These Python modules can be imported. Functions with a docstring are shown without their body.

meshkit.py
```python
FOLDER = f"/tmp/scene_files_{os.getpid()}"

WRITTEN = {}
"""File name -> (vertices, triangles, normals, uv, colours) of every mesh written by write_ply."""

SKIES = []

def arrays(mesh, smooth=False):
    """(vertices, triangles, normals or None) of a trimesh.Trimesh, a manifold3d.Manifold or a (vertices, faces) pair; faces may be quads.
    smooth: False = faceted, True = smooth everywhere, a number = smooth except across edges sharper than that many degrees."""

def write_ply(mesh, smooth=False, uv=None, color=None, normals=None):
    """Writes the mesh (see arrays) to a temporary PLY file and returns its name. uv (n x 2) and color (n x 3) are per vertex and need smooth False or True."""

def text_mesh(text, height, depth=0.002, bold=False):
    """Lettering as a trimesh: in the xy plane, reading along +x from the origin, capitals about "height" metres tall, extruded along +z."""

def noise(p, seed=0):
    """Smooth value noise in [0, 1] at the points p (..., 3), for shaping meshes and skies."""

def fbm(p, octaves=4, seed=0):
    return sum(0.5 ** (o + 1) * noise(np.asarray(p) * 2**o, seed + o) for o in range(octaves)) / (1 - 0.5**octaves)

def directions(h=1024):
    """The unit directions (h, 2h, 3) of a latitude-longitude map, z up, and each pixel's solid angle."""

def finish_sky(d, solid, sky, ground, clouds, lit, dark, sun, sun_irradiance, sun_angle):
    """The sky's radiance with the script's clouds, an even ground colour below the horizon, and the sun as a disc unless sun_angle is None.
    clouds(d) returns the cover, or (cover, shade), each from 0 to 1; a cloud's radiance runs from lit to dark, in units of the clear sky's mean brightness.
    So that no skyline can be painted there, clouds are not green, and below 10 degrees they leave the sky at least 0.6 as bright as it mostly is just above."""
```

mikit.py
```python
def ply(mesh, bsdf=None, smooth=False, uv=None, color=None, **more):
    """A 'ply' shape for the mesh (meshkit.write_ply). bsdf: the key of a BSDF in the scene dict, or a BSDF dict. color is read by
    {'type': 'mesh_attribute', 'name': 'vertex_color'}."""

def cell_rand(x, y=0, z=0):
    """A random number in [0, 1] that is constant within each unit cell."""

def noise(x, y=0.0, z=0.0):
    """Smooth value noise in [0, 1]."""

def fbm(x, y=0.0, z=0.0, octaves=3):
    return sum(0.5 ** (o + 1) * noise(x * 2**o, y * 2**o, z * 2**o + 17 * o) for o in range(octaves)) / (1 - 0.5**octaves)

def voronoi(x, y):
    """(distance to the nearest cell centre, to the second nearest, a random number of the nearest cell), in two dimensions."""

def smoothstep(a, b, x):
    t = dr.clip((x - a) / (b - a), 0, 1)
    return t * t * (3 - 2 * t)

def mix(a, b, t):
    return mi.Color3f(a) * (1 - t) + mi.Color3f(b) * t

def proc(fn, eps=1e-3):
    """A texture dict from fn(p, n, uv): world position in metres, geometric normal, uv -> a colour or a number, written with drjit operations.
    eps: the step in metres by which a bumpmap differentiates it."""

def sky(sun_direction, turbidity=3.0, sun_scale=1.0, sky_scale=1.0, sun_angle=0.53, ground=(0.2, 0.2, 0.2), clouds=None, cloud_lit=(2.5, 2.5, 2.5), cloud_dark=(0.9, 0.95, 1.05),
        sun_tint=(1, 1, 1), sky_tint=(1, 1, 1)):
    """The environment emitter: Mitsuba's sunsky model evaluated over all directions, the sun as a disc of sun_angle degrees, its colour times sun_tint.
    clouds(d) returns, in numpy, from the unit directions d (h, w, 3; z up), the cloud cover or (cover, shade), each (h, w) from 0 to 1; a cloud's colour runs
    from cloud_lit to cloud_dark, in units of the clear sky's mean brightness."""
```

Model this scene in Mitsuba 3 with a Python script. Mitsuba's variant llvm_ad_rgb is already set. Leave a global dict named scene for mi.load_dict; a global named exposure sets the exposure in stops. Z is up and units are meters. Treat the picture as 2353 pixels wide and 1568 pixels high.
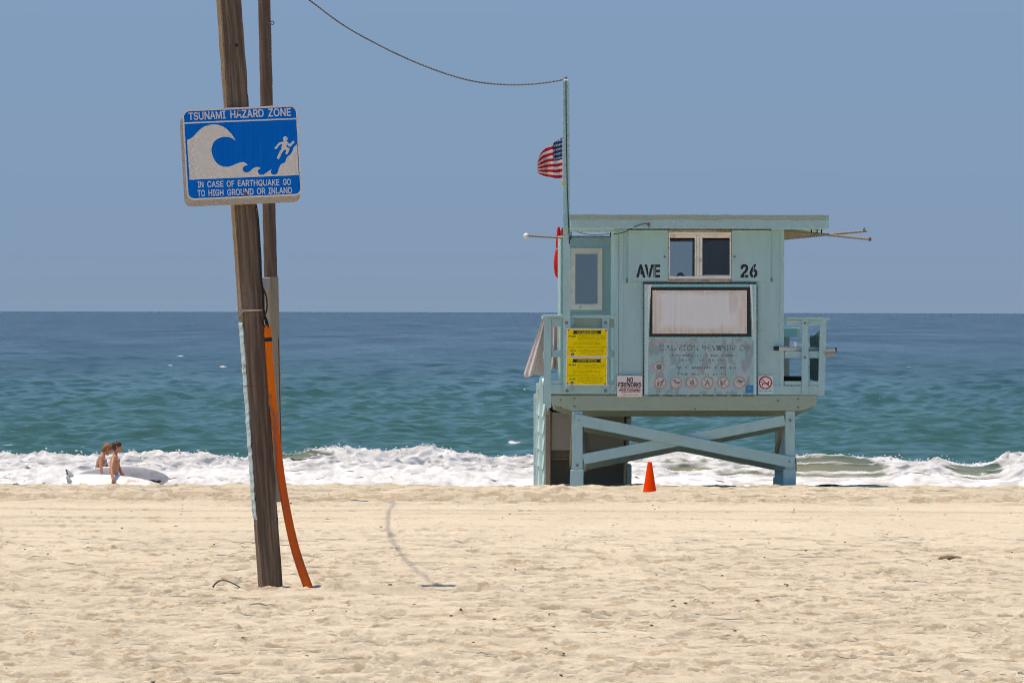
import math, random
import numpy as np, trimesh, mitsuba as mi, drjit as dr
import shapely, shapely.affinity as aff
from shapely.geometry import Polygon, Point, LineString, box as sbox
from shapely.ops import unary_union
import manifold3d as m3
import mikit, meshkit
from mikit import noise, fbm, voronoi, cell_rand, smoothstep, mix

T = mi.ScalarTransform4f
scene, labels = {}, {}

# ------------------------------------------------------------------ camera, sky, exposure
EYE = np.array([0.0, 0.0, 2.50])
FPX = 10584.0                                   # focal length in pixels of a 2352 px wide picture
PITCH, ROLL = math.radians(-0.3790), math.radians(0.124)
fwd = np.array([0, math.cos(PITCH), math.sin(PITCH)])
up0 = np.array([0, -math.sin(PITCH), math.cos(PITCH)])
rt0 = np.array([1.0, 0, 0])
up = up0 * math.cos(ROLL) - rt0 * math.sin(ROLL)
right = rt0 * math.cos(ROLL) + up0 * math.sin(ROLL)
scene['camera'] = {'type': 'perspective', 'fov': math.degrees(2 * math.atan(1176.2 / FPX)), 'fov_axis': 'x',
                   'to_world': T().look_at(origin=EYE.tolist(), target=(EYE + fwd * 50).tolist(), up=up.tolist()),
                   'near_clip': 0.5, 'far_clip': 200000.0}
EL = math.radians(76.0)
SUN = [-math.cos(EL), -0.015, math.sin(EL)]


def marine_layer(d):
    """A thin, even veil of sea haze all round, thickest low down."""
    el = np.degrees(np.arcsin(np.clip(d[..., 2], 0, 1)))
    return 0.93 * np.exp(-(el / 17.0) ** 2) + 0.0 * el, 0.55 * np.exp(-el / 1.6)


scene['daylight'] = mikit.sky(SUN, turbidity=3.0, sky_tint=(0.90, 0.97, 1.03), ground=(0.158, 0.242, 0.356), clouds=marine_layer,
                              cloud_lit=(0.68, 1.02, 1.52), cloud_dark=(0.78, 1.00, 1.36))
exposure = 1.5


def at(ox, oy, d):
    """The point at the distance d (metres along y) that the photograph shows at (ox, oy)."""
    v = right * ((ox - 1176.2) / FPX) - up * ((oy - 784) / FPX) + fwd
    return EYE + v * (d / v[1])


# ------------------------------------------------------------------ helpers
def number(key):
    if key not in scene and key not in labels:
        return key
    n = 1
    while f'{key}_{n:03d}' in scene or f'{key}_{n:03d}' in labels:
        n += 1
    return f'{key}_{n:03d}'


def tag(key, label, cat=None, group=None, kind=None):
    e = {'label': label}
    if cat: e['category'] = cat
    if group: e['group'] = group
    if kind: e['kind'] = kind
    labels[key] = e


def thing(name, label, cat, group=None):
    key = number(name)
    tag(key, label, cat, group)
    return key


def put(name, mesh, mat, parent=None, smooth=False, label=None, cat=None, group=None, kind=None, uv=None):
    """One entry of the scene: a thing of one mesh, or a part under its parent."""
    if isinstance(mesh, (list,)):
        mesh = trimesh.util.concatenate(mesh)
    key = number(f'{parent}__{name}' if parent else name)
    scene[key] = mikit.ply(mesh, mat, smooth=smooth, uv=uv)
    if label or kind:
        e = {}
        if label: e['label'] = label
        if cat: e['category'] = cat
        if group: e['group'] = group
        if kind: e['kind'] = kind
        labels[key] = e
    return key


def cbox(lo, hi, b=0.004):
    """A box with chamfered edges."""
    lo, hi = np.minimum(lo, hi).astype(float), np.maximum(lo, hi).astype(float)
    b = min(b, 0.3 * float((hi - lo).min()))
    pts = []
    for sx in (0, 1):
        for sy in (0, 1):
            for sz in (0, 1):
                c = np.array([hi[0] if sx else lo[0], hi[1] if sy else lo[1], hi[2] if sz else lo[2]])
                s = np.array([-1 if sx else 1, -1 if sy else 1, -1 if sz else 1]) * b
                for k in range(3):
                    q = c + s
                    q[k] = c[k]
                    pts.append(q)
    return trimesh.convex.convex_hull(np.array(pts))


def pbox(x0, y0, x1, y1, d0, d1, b=0.004):
    """A box whose front face (at the distance d0) covers this rectangle of the photograph; it reaches back to d1."""
    a, c = at(x0, y1, d0), at(x1, y0, d0)
    return cbox([a[0], d0, a[2]], [c[0], d1, c[2]], b)


def wpoly(pts, d):
    return Polygon([(q[0], q[2]) for q in (at(x, y, d) for x, y in pts)])


def ext(shape, d0, thick):
    """A flat shape in world x, z, its front face at the distance d0."""
    out = []
    for g in getattr(shape, 'geoms', [shape]):
        if g.is_empty or g.area < 1e-9: continue
        m = trimesh.creation.extrude_polygon(g, thick, engine='earcut')
        v = m.vertices
        m.vertices = np.stack([v[:, 0], d0 + thick - v[:, 2], v[:, 1]], 1)
        out.append(m)
    return trimesh.util.concatenate(out)


def tube(pts, r, sides=8, closed_ends=True):
    p = np.asarray(pts, float)
    r = np.broadcast_to(np.asarray(r, float), (len(p),))
    t = np.gradient(p, axis=0)
    t /= np.linalg.norm(t, axis=1, keepdims=True) + 1e-12
    a = np.cross(t[0], [0, 0, 1] if abs(t[0][2]) < .9 else [1, 0, 0])
    vs = []
    ang = np.arange(sides) * 2 * np.pi / sides
    for i in range(len(p)):
        a = a - t[i] * (a @ t[i])
        a /= np.linalg.norm(a) + 1e-12
        b = np.cross(t[i], a)
        vs.append(p[i] + r[i] * (np.cos(ang)[:, None] * a + np.sin(ang)[:, None] * b))
    n = len(p)
    v = np.vstack(vs + [p[:1], p[-1:]])
    f = []
    for i in range(n - 1):
        for j in range(sides):
            k = (j + 1) % sides
            f += [[i * sides + j, i * sides + k, (i + 1) * sides + k], [i * sides + j, (i + 1) * sides + k, (i + 1) * sides + j]]
    for j in range(sides):
        k = (j + 1) % sides
        f += [[n * sides, k, j], [n * sides + 1, (n - 1) * sides + j, (n - 1) * sides + k]]
    m = trimesh.Trimesh(v, np.array(f), process=False)
    return m


def spline(pts, n):
    from scipy.interpolate import CubicSpline
    p = np.asarray(pts, float)
    s = np.r_[0, np.cumsum(np.linalg.norm(np.diff(p, axis=0), axis=1))]
    return CubicSpline(s, p)(np.linspace(0, s[-1], n))


def board(p0, p1, wide, thick, b=0.004):
    """A board from p0 to p1 (centre line of its front face): wide across its length in the x-z plane, thick along y."""
    p0, p1 = np.asarray(p0, float), np.asarray(p1, float)
    L = np.linalg.norm(p1 - p0)
    u = (p1 - p0) / L
    w = np.cross(u, [0, 1, 0]); w /= np.linalg.norm(w)
    y = np.cross(w, u)
    if y[1] < 0: y, w = -y, -w
    m = cbox([0, 0, -wide / 2], [L, thick, wide / 2], b)
    M = np.eye(4)
    M[:3, 0], M[:3, 1], M[:3, 2], M[:3, 3] = u, y, np.cross(u, y), p0
    m.apply_transform(M)
    return m


def text(s, height, width=None, bold=True):
    """Letters as a flat shape in the plane, from the origin along +x."""
    m = meshkit.text_mesh(s, height, 0.002, bold)
    top = m.vertices[:, 2] > 0.001
    fs = m.faces[top[m.faces].all(1)]
    sh = unary_union([Polygon(m.vertices[f][:, :2]).buffer(1e-5) for f in fs])
    x0, y0, x1, y1 = sh.bounds
    sh = aff.translate(sh, -x0, 0)
    if width: sh = aff.scale(sh, width / (x1 - x0), 1, origin=(0, 0))
    return sh


def lathe(profile, n=24):
    return trimesh.creation.revolve(np.array(profile), sections=n)


# ------------------------------------------------------------------ materials
def principled(color, rough=0.6, spec=0.3, bump=None, bscale=1.0, eps=1e-3, two=True, **kw):
    col = mikit.proc(color) if callable(color) else {'type': 'rgb', 'value': list(color)}
    rg = mikit.proc(rough) if callable(rough) else rough
    b = {'type': 'principled', 'base_color': col, 'roughness': rg, 'specular': spec, **kw}
    if bump is not None:
        b = {'type': 'bumpmap', 'arbitrary': mikit.proc(bump, eps=eps), 'scale': bscale, 'bsdf': b}
    return {'type': 'twosided', 'bsdf': b} if two else b


def sand_color(p, n, uv):
    g = fbm(p.x * 1.3, p.y * 0.9, 3.0, 3)
    grain = noise(p.x * 95, p.y * 60, p.z * 95)
    fine = noise(p.x * 31, p.y * 18, 7.0)
    # damp brown sand turned up by feet, wheels and the grader: crumbs and small patches with edges of their own
    turned = 0.30 + 0.47 * smoothstep(52.5, 46.5, p.y) + 1.15 * dr.exp(-dr.square((p.y - 60.9 - 0.5 * noise(p.x * 0.5, 3.0)) / 0.75)) + 0.62 * smoothstep(62.3, 63.6, p.y) + 0.36 * dr.exp(-dr.square((p.y - 55.0) / 0.5)) + 0.36 * dr.exp(-dr.square((p.y - 52.9) / 0.35)) + 0.3 * dr.exp(-dr.square((p.y - 57.7) / 0.25))
    coarse = smoothstep(0.650, 0.690, fbm(p.x * 8.5, p.y * 4.6, 9.0, 3) + 0.30 * (turned - 0.7)) * (0.35 + 0.65 * noise(p.x * 60, p.y * 34, 2.0))
    c = mix((0.412, 0.362, 0.272), (0.475, 0.423, 0.322), g)
    c = c * (0.86 + 0.17 * grain + 0.11 * fine)
    return mix(c, (0.275, 0.200, 0.118), 0.70 * coarse)


scene['mat_sand'] = principled(sand_color, 0.95, 0.1, two=True)


def paint(base, dirt=(0.30, 0.27, 0.20), seed=0.0, amount=0.35):
    def fn(p, n, uv):
        big = fbm(p.x * 1.7 + seed, p.y * 1.7, p.z * 1.1, 3)
        runs = noise(p.x * 26 + seed, p.y * 26, p.z * 2.2)
        spot = smoothstep(0.78, 0.86, noise(p.x * 52 + seed, p.y * 52, p.z * 46)) * smoothstep(0.55, 0.75, big)
        c = mi.Color3f(*base) * (0.90 + 0.14 * big + 0.07 * (runs - 0.5))
        t = amount * smoothstep(0.48, 0.75, big) * (0.4 + 0.6 * runs)
        c = mix(c, dirt, t * 0.6)
        return mix(c, (0.16, 0.12, 0.08), 0.30 * spot)
    return fn


scene['mat_mint'] = principled(paint((0.400, 0.605, 0.615), amount=0.36), 0.6, 0.2)
scene['mat_beam'] = principled(paint((0.345, 0.44, 0.355), seed=5.0, amount=0.45), 0.65, 0.2)
scene['mat_mint_pale'] = principled(paint((0.50, 0.70, 0.70), seed=9.0, amount=0.2), 0.6, 0.2)
scene['mat_teal'] = principled((0.28, 0.60, 0.60), 0.6, 0.15)
scene['mat_wing'] = principled(paint((0.37, 0.57, 0.60), seed=12.0, amount=0.2), 0.55, 0.3)


def white_fn(p, n, uv):
    r = noise(p.x * 18, p.y * 18, p.z * 9)
    return mix(mix((0.84, 0.81, 0.75), (0.74, 0.69, 0.59), smoothstep(0.4, 0.9, fbm(p.x * 5, p.y * 5, p.z * 5, 3))), (0.42, 0.27, 0.15), 0.35 * smoothstep(0.78, 0.9, r))


scene['mat_white'] = principled(white_fn, 0.5, 0.35)


def sill_fn(p, n, uv):
    r = fbm(p.x * 11, p.y * 11, p.z * 30, 3)
    return mix((0.42, 0.38, 0.33), (0.30, 0.20, 0.13), smoothstep(0.45, 0.7, r))


scene['mat_sill'] = principled(sill_fn, 0.8, 0.2)
scene['mat_black'] = principled((0.022, 0.021, 0.022), 0.5, 0.4)
scene['mat_rubber'] = principled((0.014, 0.014, 0.016), 0.6, 0.3)
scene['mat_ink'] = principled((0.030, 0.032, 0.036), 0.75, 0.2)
scene['mat_bolt'] = principled((0.20, 0.20, 0.20), 0.45, 0.5, metallic=0.6)
scene['mat_rust'] = principled((0.16, 0.085, 0.045), 0.8, 0.2)
scene['mat_inside'] = principled((0.33, 0.40, 0.41), 0.7, 0.2)


def wood_fn(dark, light, sx=70.0, sz=1.6):
    def fn(p, n, uv):
        x = p.x + 0.0715 * p.z
        w = fbm(x * 6, p.y * 6, p.z * 0.5, 2)
        g = fbm((x + 0.05 * w) * sx, p.y * sx, p.z * sz, 3)
        fine = noise(x * 210, p.y * 210, p.z * 5)
        c = mix(dark, light, smoothstep(0.30, 0.75, g) * 0.75 + 0.25 * w)
        return c * (0.85 + 0.3 * fine)
    return fn


def wood_bump(p, n, uv):
    x = p.x + 0.0715 * p.z
    return 0.004 * fbm(x * 60, p.y * 60, p.z * 1.5, 2) + 0.0015 * noise(x * 200, p.y * 200, p.z * 4)


scene['mat_post'] = principled(wood_fn((0.098, 0.068, 0.049), (0.245, 0.182, 0.132)), 0.85, 0.15, bump=wood_bump, eps=0.002)
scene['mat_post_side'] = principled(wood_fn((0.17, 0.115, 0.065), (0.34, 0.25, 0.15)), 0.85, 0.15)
scene['mat_pole'] = principled(wood_fn((0.085, 0.058, 0.044), (0.165, 0.118, 0.088), 45.0, 1.0), 0.8, 0.2)


def flake_fn(p, n, uv):
    r = fbm(p.x * 16, p.y * 16, p.z * 7, 3)
    return mix((0.46, 0.57, 0.575), (0.28, 0.22, 0.16), smoothstep(0.68, 0.74, r))


scene['mat_flaking'] = principled(flake_fn, 0.7, 0.2)


def sleeve_fn(p, n, uv):
    r = fbm(p.x * 9, p.y * 9, p.z * 3, 3)
    return mix((0.30, 0.265, 0.195), (0.235, 0.205, 0.15), r)


scene['mat_sleeve'] = principled(sleeve_fn, 0.7, 0.25)
scene['mat_grey_box'] = principled((0.26, 0.26, 0.265), 0.5, 0.4)


def conduit_fn(p, n, uv):
    r = fbm(p.x * 7, p.y * 7, p.z * 4, 3)
    fade = smoothstep(0.25, 0.75, noise(p.x * 2, p.y * 2, p.z * 0.9 + 3.3))
    return mix(mix((0.86, 0.185, 0.0), (0.66, 0.112, 0.012), fade), (0.40, 0.10, 0.045), 0.5 * smoothstep(0.5, 0.8, r))


scene['mat_conduit'] = principled(conduit_fn, 0.5, 0.15)
scene['mat_rope'] = principled((0.42, 0.36, 0.30), 0.9, 0.1)
scene['mat_cable'] = principled((0.17, 0.16, 0.155), 0.8, 0.2)
scene['mat_cone'] = principled((0.97, 0.060, 0.0), 0.6, 0.08)
scene['mat_red'] = principled((0.66, 0.016, 0.014), 0.45, 0.2)
scene['mat_orange'] = principled((0.80, 0.10, 0.03), 0.6, 0.3)


def sign_blue(p, n, uv):
    s = noise(p.x * 90, p.y * 90, p.z * 1.8)
    w = fbm(p.x * 5, p.y, p.z * 3, 3)
    return mi.Color3f(0.0, 0.150, 0.62) * (0.86 + 0.20 * s + 0.10 * w)


def sign_white(p, n, uv):
    s = noise(p.x * 34, p.y * 34, p.z * 1.6)
    w = fbm(p.x * 6, p.y, p.z * 4, 3)
    return mi.Color3f(0.78, 0.72, 0.64) * (0.95 + 0.03 * s + 0.08 * (w - 0.5))


scene['mat_sign_blue'] = principled(sign_blue, 0.6, 0.06)
scene['mat_sign_white'] = principled(sign_white, 0.6, 0.1)


def ply_fn(p, n, uv):
    s = fbm(p.x * 3, p.y * 20, p.z * 20, 2)
    return mix((0.45, 0.39, 0.30), (0.485, 0.425, 0.33), s)


scene['mat_plywood'] = principled(ply_fn, 0.8, 0.2)


def panel_fn(p, n, uv):
    """A white panel with rust streaks and brown water stains (uv: 0 to 1 over the panel)."""
    u, v = uv.x, uv.y
    streak = noise(u * 60, v * 2.5, 1.0)
    edge = dr.minimum(dr.minimum(u, 1 - u) * 1.6, dr.minimum(v * 0.9, (1 - v) * 1.6))
    e = smoothstep(0.22, 0.02, edge + 0.14 * (fbm(u * 11, v * 6, 4.0, 3) - 0.5))
    c = mix((0.84, 0.825, 0.815), (0.78, 0.76, 0.74), streak * 0.6)
    c = mix(c, (0.62, 0.44, 0.20), 0.60 * e * (0.45 + 0.55 * streak))
    run = smoothstep(0.72, 0.86, noise(u * 38, v * 1.4, 5.0))
    return mix(c, (0.46, 0.28, 0.13), 0.26 * run)


scene['mat_stained_panel'] = principled(panel_fn, 0.6, 0.15)


def faded_fn(p, n, uv):
    u, v = uv.x, uv.y
    a = fbm(u * 6, v * 4, 2.0, 4)
    b = fbm(u * 22, v * 5, 8.0, 3)
    peel = smoothstep(0.52, 0.62, fbm(u * 9 + 3, v * 5, 11.0, 4))
    c = mix((0.34, 0.52, 0.53), (0.39, 0.53, 0.535), smoothstep(0.35, 0.65, a))
    c = mix(c, (0.27, 0.47, 0.50), 0.6 * peel)
    c = mix(c, (0.22, 0.27, 0.28), 0.55 * smoothstep(0.54, 0.7, b))
    return mix(c, (0.36, 0.30, 0.20), 0.12 * smoothstep(0.6, 0.72, fbm(u * 13, v * 7, 21.0, 3)))


scene['mat_faded_poster'] = principled(faded_fn, 0.6, 0.3)
scene['mat_yellow'] = principled((0.90, 0.70, 0.002), 0.65, 0.06)
scene['mat_yellow_ink'] = principled((0.42, 0.30, 0.003), 0.7, 0.06)
scene['mat_pink_white'] = principled((0.80, 0.69, 0.68), 0.6, 0.15)
scene['mat_orange_ink'] = principled((0.50, 0.36, 0.29), 0.7, 0.2)
scene['mat_faded_ink'] = principled((0.17, 0.21, 0.22), 0.8, 0.2)
scene['mat_pink_ink'] = principled((0.49, 0.35, 0.33), 0.8, 0.2)
scene['mat_disc'] = principled((0.56, 0.55, 0.50), 0.6, 0.3)
scene['mat_faded_ring'] = principled((0.47, 0.29, 0.265), 0.6, 0.3)
scene['mat_red_ring'] = principled((0.46, 0.025, 0.03), 0.5, 0.3)
scene['mat_logo_blue'] = principled((0.035, 0.24, 0.47), 0.5, 0.3)
scene['mat_lilac'] = principled((0.33, 0.37, 0.44), 0.7, 0.2)
scene['mat_cloth'] = principled((0.62, 0.555, 0.53), 0.95, 0.1, sheen=0.3)
scene['mat_pipe'] = principled((0.46, 0.53, 0.52), 0.5, 0.4)
scene['mat_bare_wood'] = principled((0.42, 0.36, 0.27), 0.8, 0.2)
scene['mat_grey_wood'] = principled((0.29, 0.345, 0.335), 0.8, 0.2)
scene['mat_weathered'] = principled(paint((0.36, 0.345, 0.30), seed=15.0, amount=0.4), 0.85, 0.1)
scene['mat_pole_wood'] = principled((0.30, 0.265, 0.21), 0.85, 0.1)
scene['mat_wood_edge'] = principled((0.33, 0.28, 0.21), 0.8, 0.2)
scene['mat_clear_pane'] = {'type': 'thindielectric', 'int_ior': 1.5}
scene['mat_tinted_pane'] = {'type': 'thindielectric', 'int_ior': 1.5, 'specular_transmittance': {'type': 'rgb', 'value': [0.40, 0.43, 0.42]}}
scene['mat_pane'] = {'type': 'thindielectric', 'int_ior': 1.5, 'specular_transmittance': {'type': 'rgb', 'value': [0.24, 0.27, 0.26]}}


def flag_fn(p, n, uv):
    u, v = uv.x, uv.y                            # u along the fly, v down the hoist
    k = dr.floor(v * 13)
    odd = k - 2 * dr.floor(k / 2)
    c = mix((0.46, 0.018, 0.035), (0.70, 0.64, 0.60), odd)
    can = (u < 0.40) & (v < 7.0 / 13.0)
    su, sv = u / 0.40 * 6.0, v / (7.0 / 13.0) * 5.0
    r = dr.sqrt(dr.square(su - dr.floor(su) - 0.5) + dr.square((sv - dr.floor(sv) - 0.5)))
    blue = mix((0.62, 0.62, 0.62), (0.022, 0.045, 0.135), smoothstep(0.18, 0.28, r))
    return dr.select(can, blue, c)


scene['mat_flag'] = principled(flag_fn, 0.9, 0.1)


def skin(base, burn=(0.46, 0.16, 0.11)):
    def fn(p, n, uv):
        r = fbm(p.x * 9, p.y * 9, p.z * 7, 3)
        return mix(base, burn, 0.45 * smoothstep(0.4, 0.75, r))
    return fn


scene['mat_skin_tan'] = principled(skin((0.47, 0.235, 0.125), (0.36, 0.17, 0.095)), 0.45, 0.4)
scene['mat_skin_pink'] = principled(skin((0.49, 0.255, 0.16), (0.44, 0.18, 0.115)), 0.45, 0.4)
scene['mat_hair_dark'] = principled((0.055, 0.026, 0.013), 0.6, 0.4)
scene['mat_hair_sandy'] = principled((0.24, 0.125, 0.055), 0.6, 0.4)
scene['mat_shorts_lilac'] = principled((0.36, 0.37, 0.55), 0.9, 0.1)
scene['mat_shorts_pale'] = principled((0.62, 0.68, 0.76), 0.9, 0.1)


def deck_fn(base, patch):
    def fn(p, n, uv):
        s = smoothstep(0.56, 0.64, fbm(uv.x * 14, uv.y * 5, 1.0, 3)) * smoothstep(0.55, 0.62, uv.x) * smoothstep(0.97, 0.9, uv.x)
        return mix(base, patch, s * 0.7)
    return fn


scene['mat_board_white'] = principled(deck_fn((0.82, 0.82, 0.80), (0.55, 0.42, 0.28)), 0.25, 0.5)
scene['mat_board_grey'] = principled(deck_fn((0.60, 0.61, 0.64), (0.52, 0.46, 0.38)), 0.3, 0.5)
scene['mat_fin'] = principled((0.52, 0.60, 0.62), 0.3, 0.5)
scene['mat_fin_dark'] = principled((0.05, 0.065, 0.14), 0.3, 0.5)
scene['mat_kelp'] = principled((0.035, 0.026, 0.018), 0.8, 0.2)
scene['mat_twig'] = principled((0.17, 0.12, 0.075), 0.85, 0.1)
# ------------------------------------------------------------------ sand
rng = np.random.default_rng(11)
SEA = -2.0
TREND = {}


def npn(x, y, s, seed=0, oct=3):
    return meshkit.fbm(np.stack([np.asarray(x, float) * s, np.asarray(y, float) * s, np.full_like(np.asarray(x, float), seed * 7.3)], -1), oct, seed)


def sand_base(x, d):
    x, d = np.asarray(x, float), np.asarray(d, float)
    over = np.maximum(d - 65.3, 0)
    z = -0.066 * np.sqrt(over ** 2 + 0.8) + 0.066 * math.sqrt(0.8)
    z = z + 0.035 * (npn(x, d, 0.28, 1) - 0.5) * 2 * np.clip((d - 20) / 10, 0, 1)
    return z


def sand_grid(dr_, ncol, half):
    d = np.asarray(dr_)
    u = np.linspace(-1, 1, ncol)
    D, U = np.meshgrid(d, u, indexing='ij')
    return U * D * half, D


def grid_faces(nr, nc):
    i, j = np.meshgrid(np.arange(nr - 1), np.arange(nc - 1), indexing='ij')
    a = (i * nc + j).ravel()
    return np.vstack([np.stack([a, a + 1, a + nc + 1], 1), np.stack([a, a + nc + 1, a + nc], 1)])


rows, step = [29.0], 0.033
while rows[-1] < 69.0:
    rows.append(rows[-1] + 0.033 * (rows[-1] / 29.0) ** 0.95)
HALF = 0.1385
X, D = sand_grid(rows, 640, HALF)
rows = np.array(rows)
Z = sand_base(X, D)
soft = np.clip((50.5 - D) / 4.0, 0, 1)                       # trampled sand near, raked sand farther off
berm = np.clip((D - 58.8) / 1.2, 0, 1) * np.clip((68 - D) / 2, 0, 1)
WX, WD = X + 0.25 * (npn(X, D, 1.7, 21) - .5), D + 0.25 * (npn(X, D, 1.7, 22) - .5)
n1 = npn(WX, WD * 0.8, 1.1, 2, 3)
n2 = npn(WX, WD, 3.3, 3, 3)
n3 = npn(WX, WD, 10.0, 4, 2)
Z += (0.020 + 0.062 * soft + 0.02 * berm) * (n1 - 0.5)
Z += (0.009 + 0.036 * soft + 0.035 * berm) * (n2 - 0.5)
Z += (0.006 + 0.013 * soft + 0.020 * berm) * (n3 - 0.5)
calm = 1 - 0.75 * np.exp(-((X + 2.0) ** 2 + ((D - 41.3) * 0.7) ** 2) / 0.45 ** 2)
Z = sand_base(X, D) + (Z - sand_base(X, D)) * calm
# little wind ripples that lean to one side
ph = WD * 9.0 + 2.5 * npn(X, D, 0.9, 31) * 2 + 0.8 * X
Z += 0.0045 * soft * (np.abs(np.sin(ph * 0.5)) - 0.5) * np.clip(3 * (npn(X, D, 0.6, 32) - 0.42), 0, 1)


def stamp(cx, cd, rx, rd, ang, depth, rim, power=1.6):
    r = max(rx, rd) * 2.2
    i0, i1 = np.searchsorted(rows, [cd - r, cd + r])
    if i1 - i0 < 2: return
    w = rows[i0] * HALF
    W = X.shape[1]
    j0 = int(np.clip(((cx - r) / w + 1) / 2 * W - 3, 0, W))
    j1 = int(np.clip(((cx + r) / w + 1) / 2 * W + 3, 0, W))
    if j1 - j0 < 2: return
    sl = (slice(i0, i1), slice(j0, j1))
    dx, dd = WX[sl] - cx, WD[sl] - cd
    c, s = math.cos(ang), math.sin(ang)
    a, b = (dx * c + dd * s) / rx, (-dx * s + dd * c) / rd
    q = np.sqrt(a * a + b * b)
    q = q * (1 + 0.5 * (n2[sl] - 0.5)) + 0.25 * (n3[sl] - .5)
    Z[sl] += -depth * np.exp(-np.maximum(q, 0) ** (2 * power)) + rim * np.exp(-((q - 1.3) / 0.32) ** 2)


for _ in range(2100):                                        # footprints, old and fresh, of the trampled part
    cd = 29 + 22 * rng.random() ** 1.25
    cx = (rng.random() * 2 - 1) * cd * HALF
    f = rng.random()
    stamp(cx, cd, 0.13 + 0.05 * f, 0.055 + 0.03 * rng.random(), rng.normal(0.3, 0.9), (0.010 + 0.026 * rng.random() ** 1.5) * (0.15 if abs(cx + 2.0) < .5 and abs(cd - 41.3) < .6 else 1), 0.006 + 0.010 * rng.random(), 1.2 + rng.random())
for _ in range(3600):                                         # clods and small pits
    cd = 29 + 24 * rng.random() ** 1.1
    cx = (rng.random() * 2 - 1) * cd * HALF
    if npn(np.array([cx]), np.array([cd]), 0.7, 88, 2)[0] < 0.45: continue
    r = 0.018 + 0.03 * rng.random() ** 2
    stamp(cx, cd, r * 1.5, r * 1.2, rng.random() * 3, rng.choice([-1, 1, -1]) * (0.010 + 0.018 * rng.random()), 0.004)
for _ in range(900):                                         # the kicked-up strip before the tower
    cd = 59.6 + 7 * rng.random()
    cx = (rng.random() * 2 - 1) * cd * HALF
    stamp(cx, cd, 0.12 + 0.1 * rng.random(), 0.07 + 0.06 * rng.random(), rng.normal(0, .5), rng.choice([-1, 1, 1]) * (0.010 + 0.022 * rng.random()), 0.008)
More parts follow.
